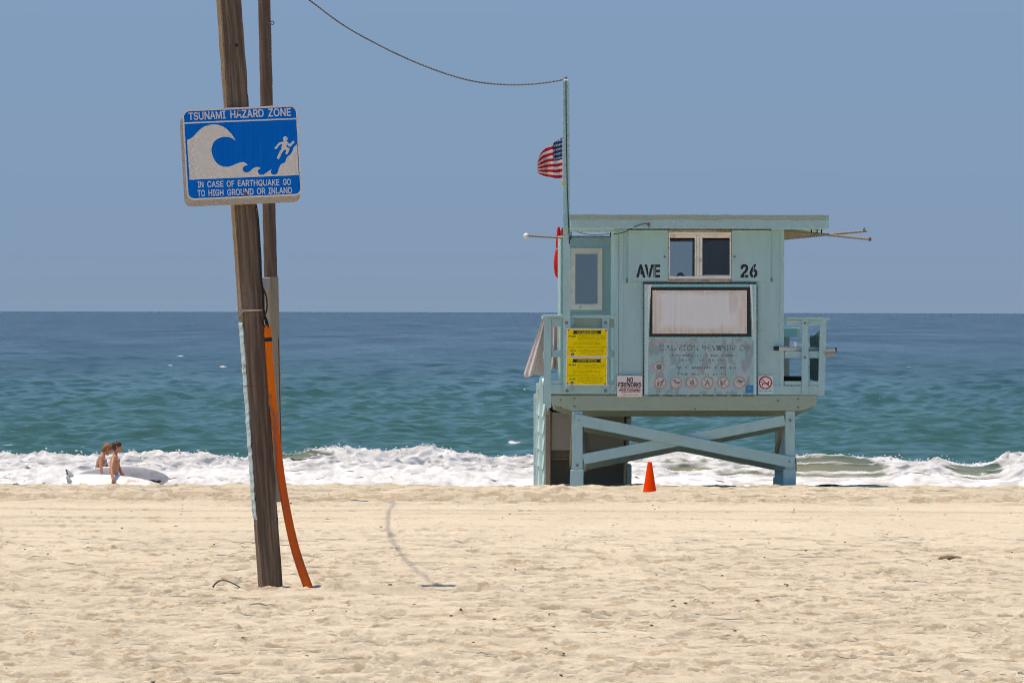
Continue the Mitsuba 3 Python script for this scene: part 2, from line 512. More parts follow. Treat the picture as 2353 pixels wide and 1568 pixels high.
# a grader's low windrow, a few tyre lines with rows of lug marks
wob = lambda s, a, q: a * (npn(X, np.zeros_like(X), q, s, 2) - .5)
brk = np.clip(2.2 * (npn(X, D * 0.2, 0.22, 41, 3) - 0.32), 0, 1)
Z += 0.13 * brk * np.exp(-((D - 61.6 - wob(42, 0.5, 0.5)) / 0.42) ** 2)
Z -= 0.075 * brk * np.exp(-((D - 60.75 - wob(42, 0.5, 0.5)) / 0.22) ** 2)
Z += 0.05 * brk * np.exp(-((D - 64.2 - wob(43, 0.6, 0.4)) / 0.5) ** 2)
for k, (dd, dep) in enumerate(((57.6, .018), (56.6, .012), (55.4, .020), (54.6, .010), (53.2, .016), (52.2, .012), (59.0, .014), (51.0, .014))):
    line = dd + wob(50 + k, 0.5, 0.12) + 0.012 * X * (1 if k % 2 else -1)
    on = np.clip(3 * (npn(X, D * 0, 0.35, 60 + k, 2) - 0.35), 0, 1)
    Z -= dep * on * np.exp(-((D - line) / 0.13) ** 2)
    Z += dep * 0.7 * on * np.exp(-((D - line - 0.25) / 0.12) ** 2)
    if k > 1:
        lug = (np.sin(X * 2 * np.pi / 0.19 + k) > 0.45) * (npn(X, D, 2.2, 70 + k, 1) > 0.45)
        Z -= 0.036 * on * lug * np.exp(-((D - line - 0.1) / 0.07) ** 2)
# drifts against the tower's feet and the posts
for cx, cd, h, r in ((0.95, 64.75, .015, .45), (3.95, 64.6, .02, .3), (0.5, 65.0, .02, .3)):
    Z += h * np.exp(-((X - cx) ** 2 + (D - cd) ** 2) / r ** 2)
Z += 0.075 * np.exp(-((D - 41.05) / 0.22) ** 2) * np.clip((X + 1.75) / 0.15, 0, 1) * np.clip((-0.76 - X) / 0.06, 0, 1)
Z += 0.06 * np.exp(-((D - 41.1) / 0.22) ** 2) * np.clip((X + 0.54) / 0.06, 0, 1) * np.clip((0.2 - X) / 0.3, 0, 1)
Z += 0.015 * np.exp(-((D - 64.5) / 0.45) ** 2) * np.clip((X - 0.3) / 0.5, 0, 1) * np.clip((5.6 - X) / 1.0, 0, 1)
SAND_F = grid_faces(*X.shape)
from scipy.interpolate import RegularGridInterpolator


def sand_z(x, d):
    """The height of the finished sand."""
    i = int(np.clip(np.searchsorted(rows, d), 1, len(rows) - 1))
    u = (x / (d * HALF) + 1) / 2 * (X.shape[1] - 1)
    j = int(np.clip(round(u), 0, X.shape[1] - 1))
    return float(Z[i, j]) if d < 68 else float(sand_base(np.array([x]), np.array([d]))[0])


sand_v = np.stack([X.ravel(), D.ravel(), Z.ravel()], 1)
# the coarse beach all round: to both sides, behind the camera, and down into the water
parts = [(sand_v, SAND_F)]
for side, col in ((-1, 0), (1, X.shape[1] - 1)):
    pick = np.r_[0:len(rows):3, len(rows) - 1]
    out = np.r_[0.0, np.geomspace(0.05, 400, 26)]
    PD, PO = np.meshgrid(rows[pick], out, indexing='ij')
    PX = X[pick, col][:, None] + side * (PO - 0.02)
    k = np.exp(-PO / 1.5)
    PZ = sand_base(PX, PD) + (Z[pick, col] - sand_base(X[pick, col], rows[pick]))[:, None] * k - 0.006 * (PO < .01) + 0.05 * (npn(PX, PD, 0.9, 2) - .5) * (1 - k)
    f = grid_faces(len(pick), len(out))
    parts.append((np.stack([PX.ravel(), PD.ravel(), PZ.ravel()], 1), f if side > 0 else f[:, ::-1]))
wide_x = np.r_[np.linspace(-400, -24, 20), np.linspace(-23, 23, 170), np.linspace(24, 400, 20)]
hills = [(at(266, 1050, 93.6)[0] - .05, 93.6, at(270, 1013, 93.6)[2] - 1.595), (at(238, 1060, 94.6)[0] - .12, 94.6, at(245, 1019, 94.6)[2] - 1.53)]


def patch(xs, ds, drop, rough=0.0):
    PX, PD = np.meshgrid(xs, ds)
    PZ = sand_base(PX, PD) - drop + rough * (npn(PX, PD, 1.5, 5) - .5)
    for hx, hd, hz in hills:                                  # firm sand under the two walkers' feet
        w = np.exp(-(((PX - hx) / 1.2) ** 2 + ((PD - hd) / 1.2) ** 2) ** 2)
        PZ = PZ * (1 - w) + hz * w
    return np.stack([PX.ravel(), PD.ravel(), PZ.ravel()], 1), grid_faces(len(ds), len(xs))


parts.append(patch(wide_x, np.r_[np.linspace(68.9, 100, 120), np.linspace(101, 128, 20)], 0.02, 0.05))
parts.append(patch(wide_x, np.r_[np.linspace(-300, 10, 40), np.linspace(12, 29.1, 30)], 0.03))
vv, ff, o = [], [], 0
for v, f in parts:
    vv.append(v); ff.append(f + o); o += len(v)
put('sand', trimesh.Trimesh(np.vstack(vv), np.vstack(ff), process=False), 'mat_sand', smooth=True,
    label='pale dry beach sand with footprints and tyre tracks in the foreground', kind='structure')

# ------------------------------------------------------------------ sea
def foam_mask(p, uv):
    g = fbm(p.x * 3.1, p.y * 3.1, p.z * 5.0, 3)
    return smoothstep(0.40, 0.62, uv.x + 0.55 * (g - 0.5))


def sea_color(p, n, uv):
    h = uv.y + 0.20 * (fbm(p.x * 0.20, p.y * 0.030, 1.0, 3) - 0.5)
    blue, teal, olive = (0.021, 0.048, 0.074), (0.039, 0.107, 0.108), (0.225, 0.228, 0.150)
    c = mix(mix(blue, teal, smoothstep(0.0, 0.5, h)), olive, smoothstep(0.55, 0.95, h))
    f = foam_mask(p, uv)
    thin = smoothstep(0.46, 0.66, fbm(p.x * 1.5, p.y * 1.5 - p.z * 1.0, p.z * 2.6, 3)) * (0.45 + 0.55 * smoothstep(1.05, 0.7, uv.x))
    thin2 = smoothstep(0.55, 0.72, fbm(p.x * 4.5 + 3, p.y * 3.0, p.z * 7.0, 3))
    white = mix((0.62, 0.63, 0.635), (0.38, 0.385, 0.36), dr.maximum(0.85 * thin, 0.30 * thin2))
    return mix(c, white, f)


def sea_rough(p, n, uv):
    return 0.16 + 0.16 * fbm(p.x * 0.11, p.y * 0.014, 4.0, 3) + 0.6 * foam_mask(p, uv)


def sea_bump(p, n, uv):
    a = noise(p.x * 1.1, p.y * 0.55, 2.0) + 0.5 * noise(p.x * 2.7, p.y * 1.6, 5.0) + 0.25 * noise(p.x * 6.5, p.y * 4.0, 8.0)
    return a * 0.10


scene['mat_sea'] = principled(sea_color, sea_rough, 0.08)


def waves(x, d, lmin):
    """(dx, dd, dz) of a wind sea running ashore; lmin: the shortest wave that the mesh can hold, per point."""
    r = np.random.default_rng(5)
    ox, od, oz = np.zeros_like(x), np.zeros_like(x), np.zeros_like(x)
    for k in range(76):
        lam = 0.8 * (11 / 0.8) ** (k / 53) * (0.9 + 0.2 * r.random())
        a = (0.0112 * lam ** 0.25 if lam < 11 else 0.017) * (0.6 + 0.8 * r.random())
        th = r.normal(0, 0.75 if lam < 11 else 0.45) + (0.25 if lam < 8 else 0.0)
        kx, kd = math.sin(th) * 2 * np.pi / lam, -math.cos(th) * 2 * np.pi / lam
        p = kx * x + kd * d + r.random() * 6.283
        w = np.clip(lam / lmin - 0.7, 0, 1) * a
        oz += w * np.cos(p)
        ox += -0.8 * w * math.sin(th) * np.sin(p)
        od += 0.8 * w * math.cos(th) * np.sin(p)
    g = 0.65 + 0.7 * npn(x, d, 0.03, 9, 3)
    return ox * g, od * g, oz * g


inv = np.linspace(1 / 125.0, 1 / 2600.0, 640)
rd = np.r_[1 / inv, np.geomspace(2750, 14000, 16)]
u_ = np.linspace(-1, 1, 430)
u_ = np.r_[-np.geomspace(30, 1.006, 24), u_, np.geomspace(1.006, 30, 24)]
U, RD = np.meshgrid(u_, rd, indexing='xy')
RX = U * RD * 0.150
lmin = np.maximum(np.gradient(rd)[:, None] * 0.9, RD * 0.15 * np.maximum(np.gradient(u_), 2 / 429)[None, :] * 3)
wx, wd, wz = waves(RX, RD, lmin)
fade = np.clip((RD - 125) / 6, 0, 1)
SX, SD, SZ = RX + wx * fade, RD + wd * fade, SEA + wz * np.clip((RD - 122) / 12, 0.2, 1)
foam = np.zeros_like(RX)
r = np.random.default_rng(3)
caps = [(414, 821, .9), (445, 836, .5), (512, 846, 1.0), (392, 843, .5), (25, 762, .6), (20, 1027, .8), (195, 1035, .5), (1178, 1019, .7), (958, 819, .5), (700, 1030, .8), (2300, 810, .6), (2090, 847, 1.0),
        (2240, 844, .5), (2380, 840, .6), (1210, 905, .6), (1915, 965, .7), (2320, 975, .5), (880, 940, .6), (1890, 888, .6)]
for ox, oy, s in caps:
    q = at(ox, oy, 100.0)
    dd = (EYE[2] - SEA) / (EYE[2] - q[2]) * 100.0
    if dd > 2000 or dd < 130: continue
    cx = q[0] * dd / 100
    e = ((RX - cx) / (0.36 * s * (1 + dd / 900))) ** 2 + ((RD - dd) / (0.6 * s * (1 + dd / 160))) ** 2
    g = np.exp(-e)
    foam = np.maximum(foam, g * (0.75 + 0.5 * (npn(RX, RD, 1.3, 6) - .5)))
    SZ += 0.10 * s * g
for _ in range(45):
    dd = 1 / (1 / 150 + (1 / 1500 - 1 / 150) * r.random())
    cx = (r.random() * 2 - 1) * dd * 0.14
    s = 0.15 + 0.3 * r.random()
    g = np.exp(-((RX - cx) / (0.5 * s * (1 + dd / 900))) ** 2 - ((RD - dd) / (0.5 * s * (1 + dd / 200))) ** 2)
    foam = np.maximum(foam, 0.6 * g)
foam[foam < 2e-3] = 0.0                                       # a vanishing slope of the uv would spoil the shading frame
hue = 0.52 * np.exp(-np.maximum(RD - 150, 0) / 260.0) + 0.10 * np.exp(-np.maximum(RD - 128, 0) / 12.0)
far = trimesh.Trimesh(np.stack([SX.ravel(), SD.ravel(), SZ.ravel()], 1), grid_faces(*RX.shape), process=False)
bx, bd = np.meshgrid(np.linspace(-14000, 14000, 3), [100.0, 1500, 13800])
flat = trimesh.Trimesh(np.stack([bx.ravel(), bd.ravel(), np.full(bx.size, SEA - 1.5)], 1), grid_faces(3, 3), process=False)
put('sea', trimesh.util.concatenate([far, flat]), 'mat_sea',
    uv=np.vstack([np.stack([foam.ravel(), hue.ravel()], 1), np.tile([0.0, 0.1], (9, 1))]),
    label='blue green sea with small whitecaps under the clear horizon', kind='structure')

# the breaking wave
tops = np.array([(-400, 1050), (-200, 1044), (0, 1050), (120, 1044), (230, 1051), (330, 1046), (450, 1050), (560, 1047), (640, 1036), (720, 1030), (800, 1034), (880, 1043), (960, 1033), (1010, 1030), (1060, 1043), (1130, 1049), (1200, 1045), (1260, 1043),
                 (1450, 1042), (1600, 1036), (1800, 1038), (1860, 1032), (1920, 1032), (1980, 1038), (2060, 1055), (2120, 1052), (2170, 1046), (2230, 1052), (2290, 1049), (2352, 1040), (2500, 1046), (2750, 1040)])
DC0 = 124.0
tx = np.array([at(a, b, DC0)[0] for a, b in tops]); tz = np.array([at(a, b, DC0)[2] for a, b in tops])
bro = np.array([(-400, 1), (500, 1), (560, .92), (640, .72), (740, .75), (800, 1), (1100, 1), (1150, .8), (1200, .62), (1300, .66), (1480, .72), (1600, .5), (1750, .42), (1830, .30), (1900, .16), (1990, .2), (2050, .75), (2110, .85), (2160, .55), (2200, .25), (2270, .3), (2310, .8), (2360, .95), (2500, .6), (2750, .9)])
bxs = np.array([at(a, 1080, DC0)[0] for a, _ in bro])
sx = np.linspace(-21.5, 21.5, 960)
sd = np.r_[np.linspace(93, 119.5, 75), np.linspace(119.55, 125.2, 190), np.linspace(125.3, 133, 50)]
GX, GD = np.meshgrid(sx, sd, indexing='xy')
DC = DC0 + 1.0 * (npn(GX, GX * 0, 0.16, 15, 3) - .5)
Hc = np.interp(GX, tx, tz) - SEA + 0.10 * (npn(GX, GX * 0, 2.2, 16, 3) - .5) - 0.19
B = np.clip(np.interp(GX, bxs, bro[:, 1]) + 0.35 * (npn(GX, GD * 0.8, 0.9, 17, 3) - .5), 0, 1)
t = DC - GD                                                   # distance in front of the crest
tp = np.maximum(t, 0)
pile = 0.52 + 0.48 * np.exp(-(tp / 1.3) ** 1.5)
pile = pile * np.clip(1 - (tp - 2.2) / 9.0, 0, 1)
face = 0.10 + 0.90 * np.exp(-(tp / 1.05) ** 1.6)
face *= np.clip(1 - (tp - 4) / 8, 0, 1)
back = np.exp(-(np.maximum(-t, 0) / 3.4) ** 2)
prof = np.where(t > 0, B * pile + (1 - B) * face, back)
wx, wd, wz = waves(GX, GD, np.full_like(GX, 1.0))
GZ = SEA + Hc * prof + 0.25 * wz


def billow(s, seed):
    return 1 - np.abs(2 * npn(GX, GD * 1.25 - GZ * 1.5, s, seed, 2) - 1)


b1, b2, b3, b4 = billow(0.9, 81), billow(2.1, 82), billow(4.6, 83), billow(10.0, 84)
lump = 0.44 * (b1 - .6) + 0.30 * (b2 - .6) + 0.06 * (b3 - .6)
warp = npn(GX, GD, 0.55, 91, 3)
tt = tp + 1.1 * (npn(GX, GD * 0.0, 0.35, 92, 2) - .5)
ridge = np.maximum(1 - np.abs(2 * npn(GX * 0.55 + 1.6 * warp, tp * 1.5 + 1.3 * npn(GX, GD, 0.8, 95, 2), 1.0, 93, 3) - 1) * 3.0, 0)
lines = np.exp(-((tt - 0.95) / 0.05) ** 2) + 0.9 * np.exp(-((tt - 1.75) / 0.18) ** 2)
cap = np.exp(-(tp / (0.16 + 0.25 * npn(GX, GX * 0, 1.1, 94, 2))) ** 2) * (t > -0.5)
lip = np.clip((np.interp(GX, tx, tz) * 0 + 1), 0, 1)
lipband = np.exp(-((GX - at(665, 1040, DC0)[0]) / 1.25) ** 2) * np.exp(-((tp - 0.35) / 0.50) ** 2) * 1.3
streaks = np.clip(0.95 * lines * (0.35 + 0.9 * warp) + 0.68 * ridge * (0.2 + 0.9 * npn(GX, GD, 0.5, 96, 2)), 0, 1.2)
F = np.where(t > -0.35, np.clip(np.maximum(B ** 1.3 * 1.35 - 0.20, 0) + streaks * (1 - 0.5 * B) * 0.8 + 0.55 * cap - lipband, 0, 1), 0)
F = np.where(tp > 2.0, np.maximum(F, np.clip((tp - 2.0) / 1.2, 0, 1) * (0.45 + 0.6 * npn(GX, GD, 1.1, 97, 3))), F)
F *= np.clip((t + 0.75) / 0.4, 0, 1)
GZ = GZ + lump * (0.15 + 0.85 * F) * np.clip((t + 0.6) / 0.6, 0, 1) * np.clip(F * 1.6, 0, 1) * (0.15 + 0.85 * B)
GDD = GD - (0.15 + 0.65 * B) * lump * np.clip(F * 1.5, 0, 1) * np.clip((t + 0.3) / 0.6, 0, 1)
GZ += 0.03 * (npn(GX, GD, 1.6, 98, 3) - .5) * (1 - F)
hue_s = np.where(t > 0, 0.78 + 0.55 * (npn(GX, GD, 0.35, 99, 2) - .5) + 0.1 * np.clip(tp - 0.3, 0, 1), 0.55 + 0.25 * np.exp(np.minimum(t, 0) / 0.6))
put('breaking_wave', trimesh.Trimesh(np.stack([GX.ravel(), GDD.ravel(), GZ.ravel()], 1), grid_faces(*GX.shape), process=False), 'mat_sea', 'sea', smooth=True,
    uv=np.stack([F.ravel(), hue_s.ravel()], 1), label='white foaming wave breaking at the shore')
# drops thrown up along the crest
r = np.random.default_rng(8)
drops = []
tet = trimesh.creation.icosphere(1, 1.0)
for _ in range(650):
    x = r.uniform(-16, 16)
    b = np.interp(x, bxs, bro[:, 1])
    if r.random() > 0.25 + 0.75 * b: continue
    j = int((x + 21.5) / 43 * 959)
    col = GZ[:, j]
    i = int(np.argmax(col))
    h = abs(r.normal(0, 0.04)) * (0.4 + 1.2 * float(npn(np.array([x]), np.array([0.0]), 0.8, 77, 2)[0]))
    m = tet.copy()
    m.apply_scale([r.uniform(.010, .032) * 1.2, .02, r.uniform(.008, .024)])
    m.apply_translation([x, GDD[i, j] + r.uniform(-.5, .1), col[i] + h - 0.02])
    drops.append(m)
scene['mat_foam'] = principled((0.62, 0.63, 0.635), 0.85, 0.2)
key = put('spray', drops, 'mat_foam', 'sea', kind='stuff', label='white spray thrown up along the breaking crest')
# ------------------------------------------------------------------ lifeguard tower (front wall at 65 m)
DF, DB = 65.0, 67.45
tw = thing('lifeguard_tower', 'pale green wooden lifeguard tower on braced legs at the top of the beach', 'lifeguard tower')


def P(name, mesh, mat='mat_mint', parent=None, **k):
    return put(name, mesh, mat, parent or tw, **k)


def bolts(spots, d, parent, r=0.016, mat='mat_bolt'):
    for ox, oy in spots:
        q = at(ox, oy, d)
        m = trimesh.creation.cylinder(r, 0.022, sections=10)
        m.apply_transform(trimesh.transformations.rotation_matrix(math.pi / 2, [1, 0, 0]))
        m.apply_translation([q[0], d - 0.006, q[2]])
        put('bolt', m, mat, parent)


def sheet(x0, x1, z0, z1, y):
    return trimesh.Trimesh(np.array([[x0, y, z0], [x1, y, z0], [x1, y, z1], [x0, y, z1]]), np.array([[0, 1, 2], [0, 2, 3]]), process=False)


# hut: front wall round the window opening, side walls, back wall with an opening to the sea, floor, roof
fw = P('front_wall', [pbox(1411, 525, 1535.5, 906, DF, DF + .05, .002), pbox(1680, 525, 1800, 906, DF, DF + .05, .002), pbox(1535.5, 642, 1680, 906, DF, DF + .05, .002), pbox(1535.5, 525, 1680, 532, DF, DF + .05, .002)])
for x0, x1, y1 in ((1410.5, 1421, 905), (1421.6, 1431.5, 904), (1791.5, 1801.5, 905)):
    put('corner_trim', pbox(x0, 527, x1, y1, DF - .018, DF - .001, .003), 'mat_mint', fw)
put('batten', pbox(1783, 650, 1785, 903, DF - .006, DF - .001, .001), 'mat_mint', fw)
a, b = at(1411, 906, DF), at(1800, 525, DF)
for s, x in (('l', a[0]), ('r', b[0] - .05)):
    P('side_wall', cbox([x, DF + .052, a[2]], [x + .05, DB - .052, b[2]], .002))
z0, z1 = a[2], b[2]
H = lambda f: z0 + (z1 - z0) * f
xa, xb = a[0], b[0]
L = lambda f: xa + (xb - xa) * f
P('back_wall', [cbox([L(0), DB - .05, z0], [L(1), DB, H(.60)], .002), cbox([L(0), DB - .05, H(.96)], [L(1), DB, z1], .002),
                cbox([L(0), DB - .05, H(.60)], [L(.16), DB, H(.96)], .002), cbox([L(.50), DB - .05, H(.60)], [L(1), DB, H(.96)], .002)], 'mat_inside')
P('floor', cbox([L(0) + .05, DF + .052, z0], [L(1) - .05, DB - .052, z0 + .04], .002), 'mat_inside')
P('inner_lining', [cbox([L(0) + .055, DF + .06, z0 + .05], [L(0) + .065, DB - .06, z1 - .02], .001), cbox([L(1) - .065, DF + .06, z0 + .05], [L(1) - .055, DB - .06, z1 - .02], .001),
                   cbox([L(0) + .07, DF + .06, z1 - .02], [L(1) - .07, DB - .06, z1 - .005], .001), cbox([L(0) + .07, DF + .055, z0 + .05], [L(.30), DF + .06, z1 - .03], .001), cbox([L(.70), DF + .055, z0 + .05], [L(1) - .07, DF + .06, z1 - .03], .001)], 'mat_inside')
P('counter', cbox([L(.36), DB - .55, H(.30)], [L(.92), DB - .08, H(.62)], .005), 'mat_inside')
P('cabinet', cbox([L(.56), DF + .9, z0 + .05], [L(.90), DF + 1.3, H(.92)], .005), 'mat_inside')
P('inner_beam', cbox([L(.1), DB - .2, H(.935)], [L(.9), DB - .12, H(.985)], .004), 'mat_red')
P('lamp_housing', trimesh.creation.icosphere(2, .055).apply_translation(at(1563, 634, DB - .4)), 'mat_black')
rf = P('roof', pbox(1310, 500, 1903, 524, DF - .34, DB + .30, .006))
q0, q1 = at(1308.5, 501.5, DF - .36), at(1904.5, 494, DF - .36)
nseg = 26
rr = np.random.default_rng(4)
xs = np.linspace(q0[0], q1[0], nseg)
up_edge = [(x, q1[2] + rr.normal(0, .002)) for x in xs]
lo_edge = [(x, q0[2] - 0.018 + rr.normal(0, .005)) for x in xs[::-1]]
put('roof_felt', ext(Polygon(up_edge + lo_edge), DF - .352, .010), 'mat_beam', rf, label='ragged weathered roofing felt along the roof edge')
put('roof_sheet', cbox([q0[0], DF - .33, at(0, 499.2, DF)[2]], [q1[0], DB + .32, q1[2] - .004], .004), 'mat_mint_pale', rf)
put('end_cap', pbox(1897, 500, 1904, 525, DF - .352, DF - .30, .003), 'mat_mint', rf)
# window band with its two shutters
wf = P('window', [pbox(1535.5, 533, 1680, 540, DF - .03, DF + .03, .003), pbox(1535.5, 634.5, 1680, 641, DF - .03, DF + .03, .003), pbox(1535.5, 540, 1539, 634.5, DF - .03, DF + .03, .003),
                  pbox(1676.5, 540, 1680, 634.5, DF - .03, DF + .03, .003), pbox(1600, 540, 1606, 634.5, DF - .036, DF + .03, .003)], 'mat_white')
put('sash', [pbox(1539, 540, 1600, 546.5, DF - .02, DF + .02, .003), pbox(1596, 546.5, 1600, 634.5, DF - .02, DF + .02, .003)], 'mat_white', wf)
put('sash', [pbox(1606, 540, 1676.5, 546.5, DF - .02, DF + .02, .003), pbox(1606, 546.5, 1613.5, 634.5, DF - .02, DF + .02, .003), pbox(1613.5, 631.8, 1676.5, 634.5, DF - .02, DF + .02, .003)], 'mat_white', wf)
put('pane', sheet(at(1539, 0, DF)[0], at(1596, 0, DF)[0], at(0, 634.5, DF)[2], at(0, 546.5, DF)[2], DF), 'mat_tinted_pane', wf)
put('pane', sheet(at(1613.5, 0, DF)[0], at(1676.5, 0, DF)[0], at(0, 631.8, DF)[2], at(0, 546.5, DF)[2], DF), 'mat_tinted_pane', wf)
put('lintel', pbox(1535.5, 527.5, 1680, 532.6, DF - .034, DF - .001, .003), 'mat_sill', wf, label='bare weathered window lintel')
put('sill', pbox(1533, 641.4, 1682, 648, DF - .045, DF - .001, .003), 'mat_sill', wf, label='bare weathered window sill')
s1 = P('shutter', pbox(1443, 528, 1534.6, 645.5, DF - .045, DF - .002, .004))
s2 = P('shutter', pbox(1680.8, 528, 1770.5, 645.5, DF - .045, DF - .002, .004))
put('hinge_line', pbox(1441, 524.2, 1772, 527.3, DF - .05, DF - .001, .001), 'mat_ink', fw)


def sten(s, x0, x1, y0, y1, d, parent):
    """Stencil letters: each cut by one or two bridges."""
    p, q = at(x0, y1, d), at(x1, y0, d)
    t = text(s, q[2] - p[2], q[0] - p[0])
    t = aff.translate(t, p[0], p[2]).buffer(.0055)
    return t, p, q


DL = DF - .0465
t, p, q = sten('AVE', 1462.6, 1515.8, 609, 635.6, DL, s1)
w = q[0] - p[0]
cut = unary_union([sbox(p[0] + w * .135, p[2] - 1, p[0] + w * .165, p[2] + .07), sbox(p[0] + w * .49, p[2] - 1, p[0] + w * .515, p[2] + 1), sbox(p[0] + w * .775, p[2] - 1, p[0] + w * .80, p[2] + 1)])
put('lettering', ext(t.difference(cut), DL, .0015), 'mat_ink', s1, label='stencilled letters AVE')
t, p, q = sten('26', 1702, 1739.5, 608.5, 635.8, DL, s2)
w = q[0] - p[0]
cut = unary_union([sbox(p[0] + w * .22, p[2] - .01, p[0] + w * .26, p[2] + .05), sbox(p[0] + w * .74, p[2] - .01, p[0] + w * .775, p[2] + .2)])
put('lettering', ext(t.difference(cut), DL, .0015), 'mat_ink', s2, label='stencilled number 26')
bolts([(1527, 589.5)], DF - .047, s1, .014, 'mat_rust')
bolts([(1687.5, 589.5)], DF - .047, s2, .014, 'mat_rust')
put('latch', [pbox(1438.5, 640, 1442, 650, DF - .03, DF - .001, .002)], 'mat_bolt', s1)
put('latch', [pbox(1771.2, 638, 1775, 646, DF - .03, DF - .001, .002)], 'mat_bolt', s2)

P('sea_window', sheet(L(.16), L(.50), H(.60), H(.96), DB - .03), 'mat_clear_pane')

# deck: planks seen on edge, kick boards, beams with cut ends
dk = P('deck', pbox(1256, 904.4, 1893, 908, DF + .012, DB + 1.0, .003), 'mat_beam')
put('kick_board', pbox(1263, 882, 1410, 904, DF - .02, DF + .01, .003), 'mat_mint', dk)
put('kick_board', pbox(1742, 886, 1884, 906.6, DF - .02, DF - .0005, .003), 'mat_mint', dk)
z = at(0, 908.4, DF)[2]
bm = P('beam', ext(wpoly([(1266.5, 908.4), (1876, 908.4), (1875, 931.5), (1839, 942.5), (1312, 942.5), (1267, 928)], DF - .03), DF - .03, .09), 'mat_beam')
bolts([(1288, 918), (1288, 935), (1320, 915), (1320, 933), (1787, 920), (1833, 916), (1833, 935), (1597, 939)], DF - .031, bm, .011, 'mat_rust')
P('beam', ext(wpoly([(1270, 914), (1868, 914), (1867, 938), (1826, 956), (1316, 956), (1270, 940)], DF + 1.25), DF + 1.25, .09), 'mat_beam')
P('beam', ext(wpoly([(1270, 908.8), (1850, 908.8), (1850, 940), (1290, 940)], DB - .1), DB - .1, .09), 'mat_beam')
for k, x in enumerate(np.linspace(1275, 1850, 9)):
    q = at(x, 909, DF)
    P('joist', cbox([q[0] - .02, DF + .065, q[2] - .18], [q[0] + .02, DB + .9, q[2]], .002), 'mat_beam')
# legs: pairs of timbers with thicker feet
legs = []
for x0, x1 in ((1314, 1338.5), (1804, 1826.5)):
    lg = P('leg', pbox(x0, 942.9, x1, 1122, DF, DF + .145, .006))
    put('foot_sleeve', pbox(x0 - 3.5, 1078, x1 + 2, 1126, DF - .022, DF + .17, .006), 'mat_mint', lg)
    xm = (x0 + x1) / 2
    bolts([(xm, 965), (xm, 1068)], DF - .003, lg, .02)
    legs.append(lg)
for x in (1330, 1815):
    q = at(x, 950, DF)
    lg = P('leg', cbox([q[0] - .075, DB - .1, -0.35], [q[0] + .075, DB + .05, q[2]], .006))
    put('foot_sleeve', cbox([q[0] - .095, DB - .12, -0.35], [q[0] + .095, DB + .07, at(0, 1092, DB)[2]], .006), 'mat_mint', lg)
    # braces between the front and the back leg
    for k, (za, zb) in enumerate(((q[2] - .04, 0.28), (0.30, q[2] - .10))):
        p0, p1 = np.array([q[0] + (.08 if k else -.08) - .02, DF + .05, za]), np.array([q[0] + (.08 if k else -.08) - .02, DB, zb])
        u = (p1 - p0) / np.linalg.norm(p1 - p0)
        m = cbox([0, 0, -.07], [np.linalg.norm(p1 - p0), .04, .07], .004)
        M = np.eye(4); M[:3, 0] = u; M[:3, 1] = [1, 0, 0]; M[:3, 2] = np.cross(u, [1, 0, 0]); M[:3, 3] = p0
        if np.linalg.det(M[:3, :3]) < 0: M[:3, 2] *= -1
        m.apply_transform(M)
        P('side_brace', m, 'mat_weathered')
# the front cross brace: a board on the face of the legs, its partner behind them
p0, p1 = at(1319, 962.5, DF - .05), at(1824, 1062.5, DF - .05)
br = P('cross_brace', board(p0, p1, .158, .045), 'mat_mint')
bolts([(1330, 965), (1814, 1060)], DF - .053, br, .012)
P('cross_brace', board(at(1330, 976, DB - .16), at(1800, 1071, DB - .16), .16, .05), 'mat_beam')
p0, p1 = at(1340, 1054, DF + .003), at(1803, 965, DF + .003)
P('cross_brace', board(p0, p1, .146, .045), 'mat_mint')
P('cross_brace', board(at(1330, 1070, DB - .22), at(1800, 974, DB - .22), .16, .05), 'mat_beam')

# ramp going down to the sea behind the left half of the deck
q0, q1 = at(1262, 935, DB), at(1443, 935, DB)
rx0, rx1 = q0[0], q1[0]
ztop, zbot = at(0, 940, DB)[2], -0.55
R0, R1 = np.array([DB + .1, at(0, 915, DB)[2]]), np.array([DB + 4.0, -0.40])
sl = (R1 - R0) / np.linalg.norm(R1 - R0)


def slanted(x0, x1, s0, s1, h0, h1):
    """A box along the ramp: from s0 to s1 down its slope, h0 to h1 above its line."""
    nrm = np.array([-sl[1], sl[0]])
    if nrm[1] < 0: nrm = -nrm
    pts = []
    for x in (x0, x1):
        for s in (s0, s1):
            for h in (h0, h1):
                c = R0 + sl * s + nrm * h
                pts.append([x, c[0], c[1]])
    return trimesh.convex.convex_hull(np.array(pts))


Lr = np.linalg.norm(R1 - R0)
rp = P('ramp', slanted(rx0, rx1, 0, Lr, -.05, 0), 'mat_weathered')
for k in range(13):
    put('cleat', slanted(rx0 + .05, rx1 - .05, .2 + k * .28, .24 + k * .28, .0005, .03), 'mat_weathered', rp)
for x in (rx0 - .045, rx1):
    put('stringer', slanted(x, x + .045, 0, Lr, -.22, .12), 'mat_weathered', rp)
for s in (0.35, 1.7, 3.0):
    put('cross_bar', slanted(rx0 + .001, rx1 - .001, s, s + .06, -.14, -.052), 'mat_weathered', rp)
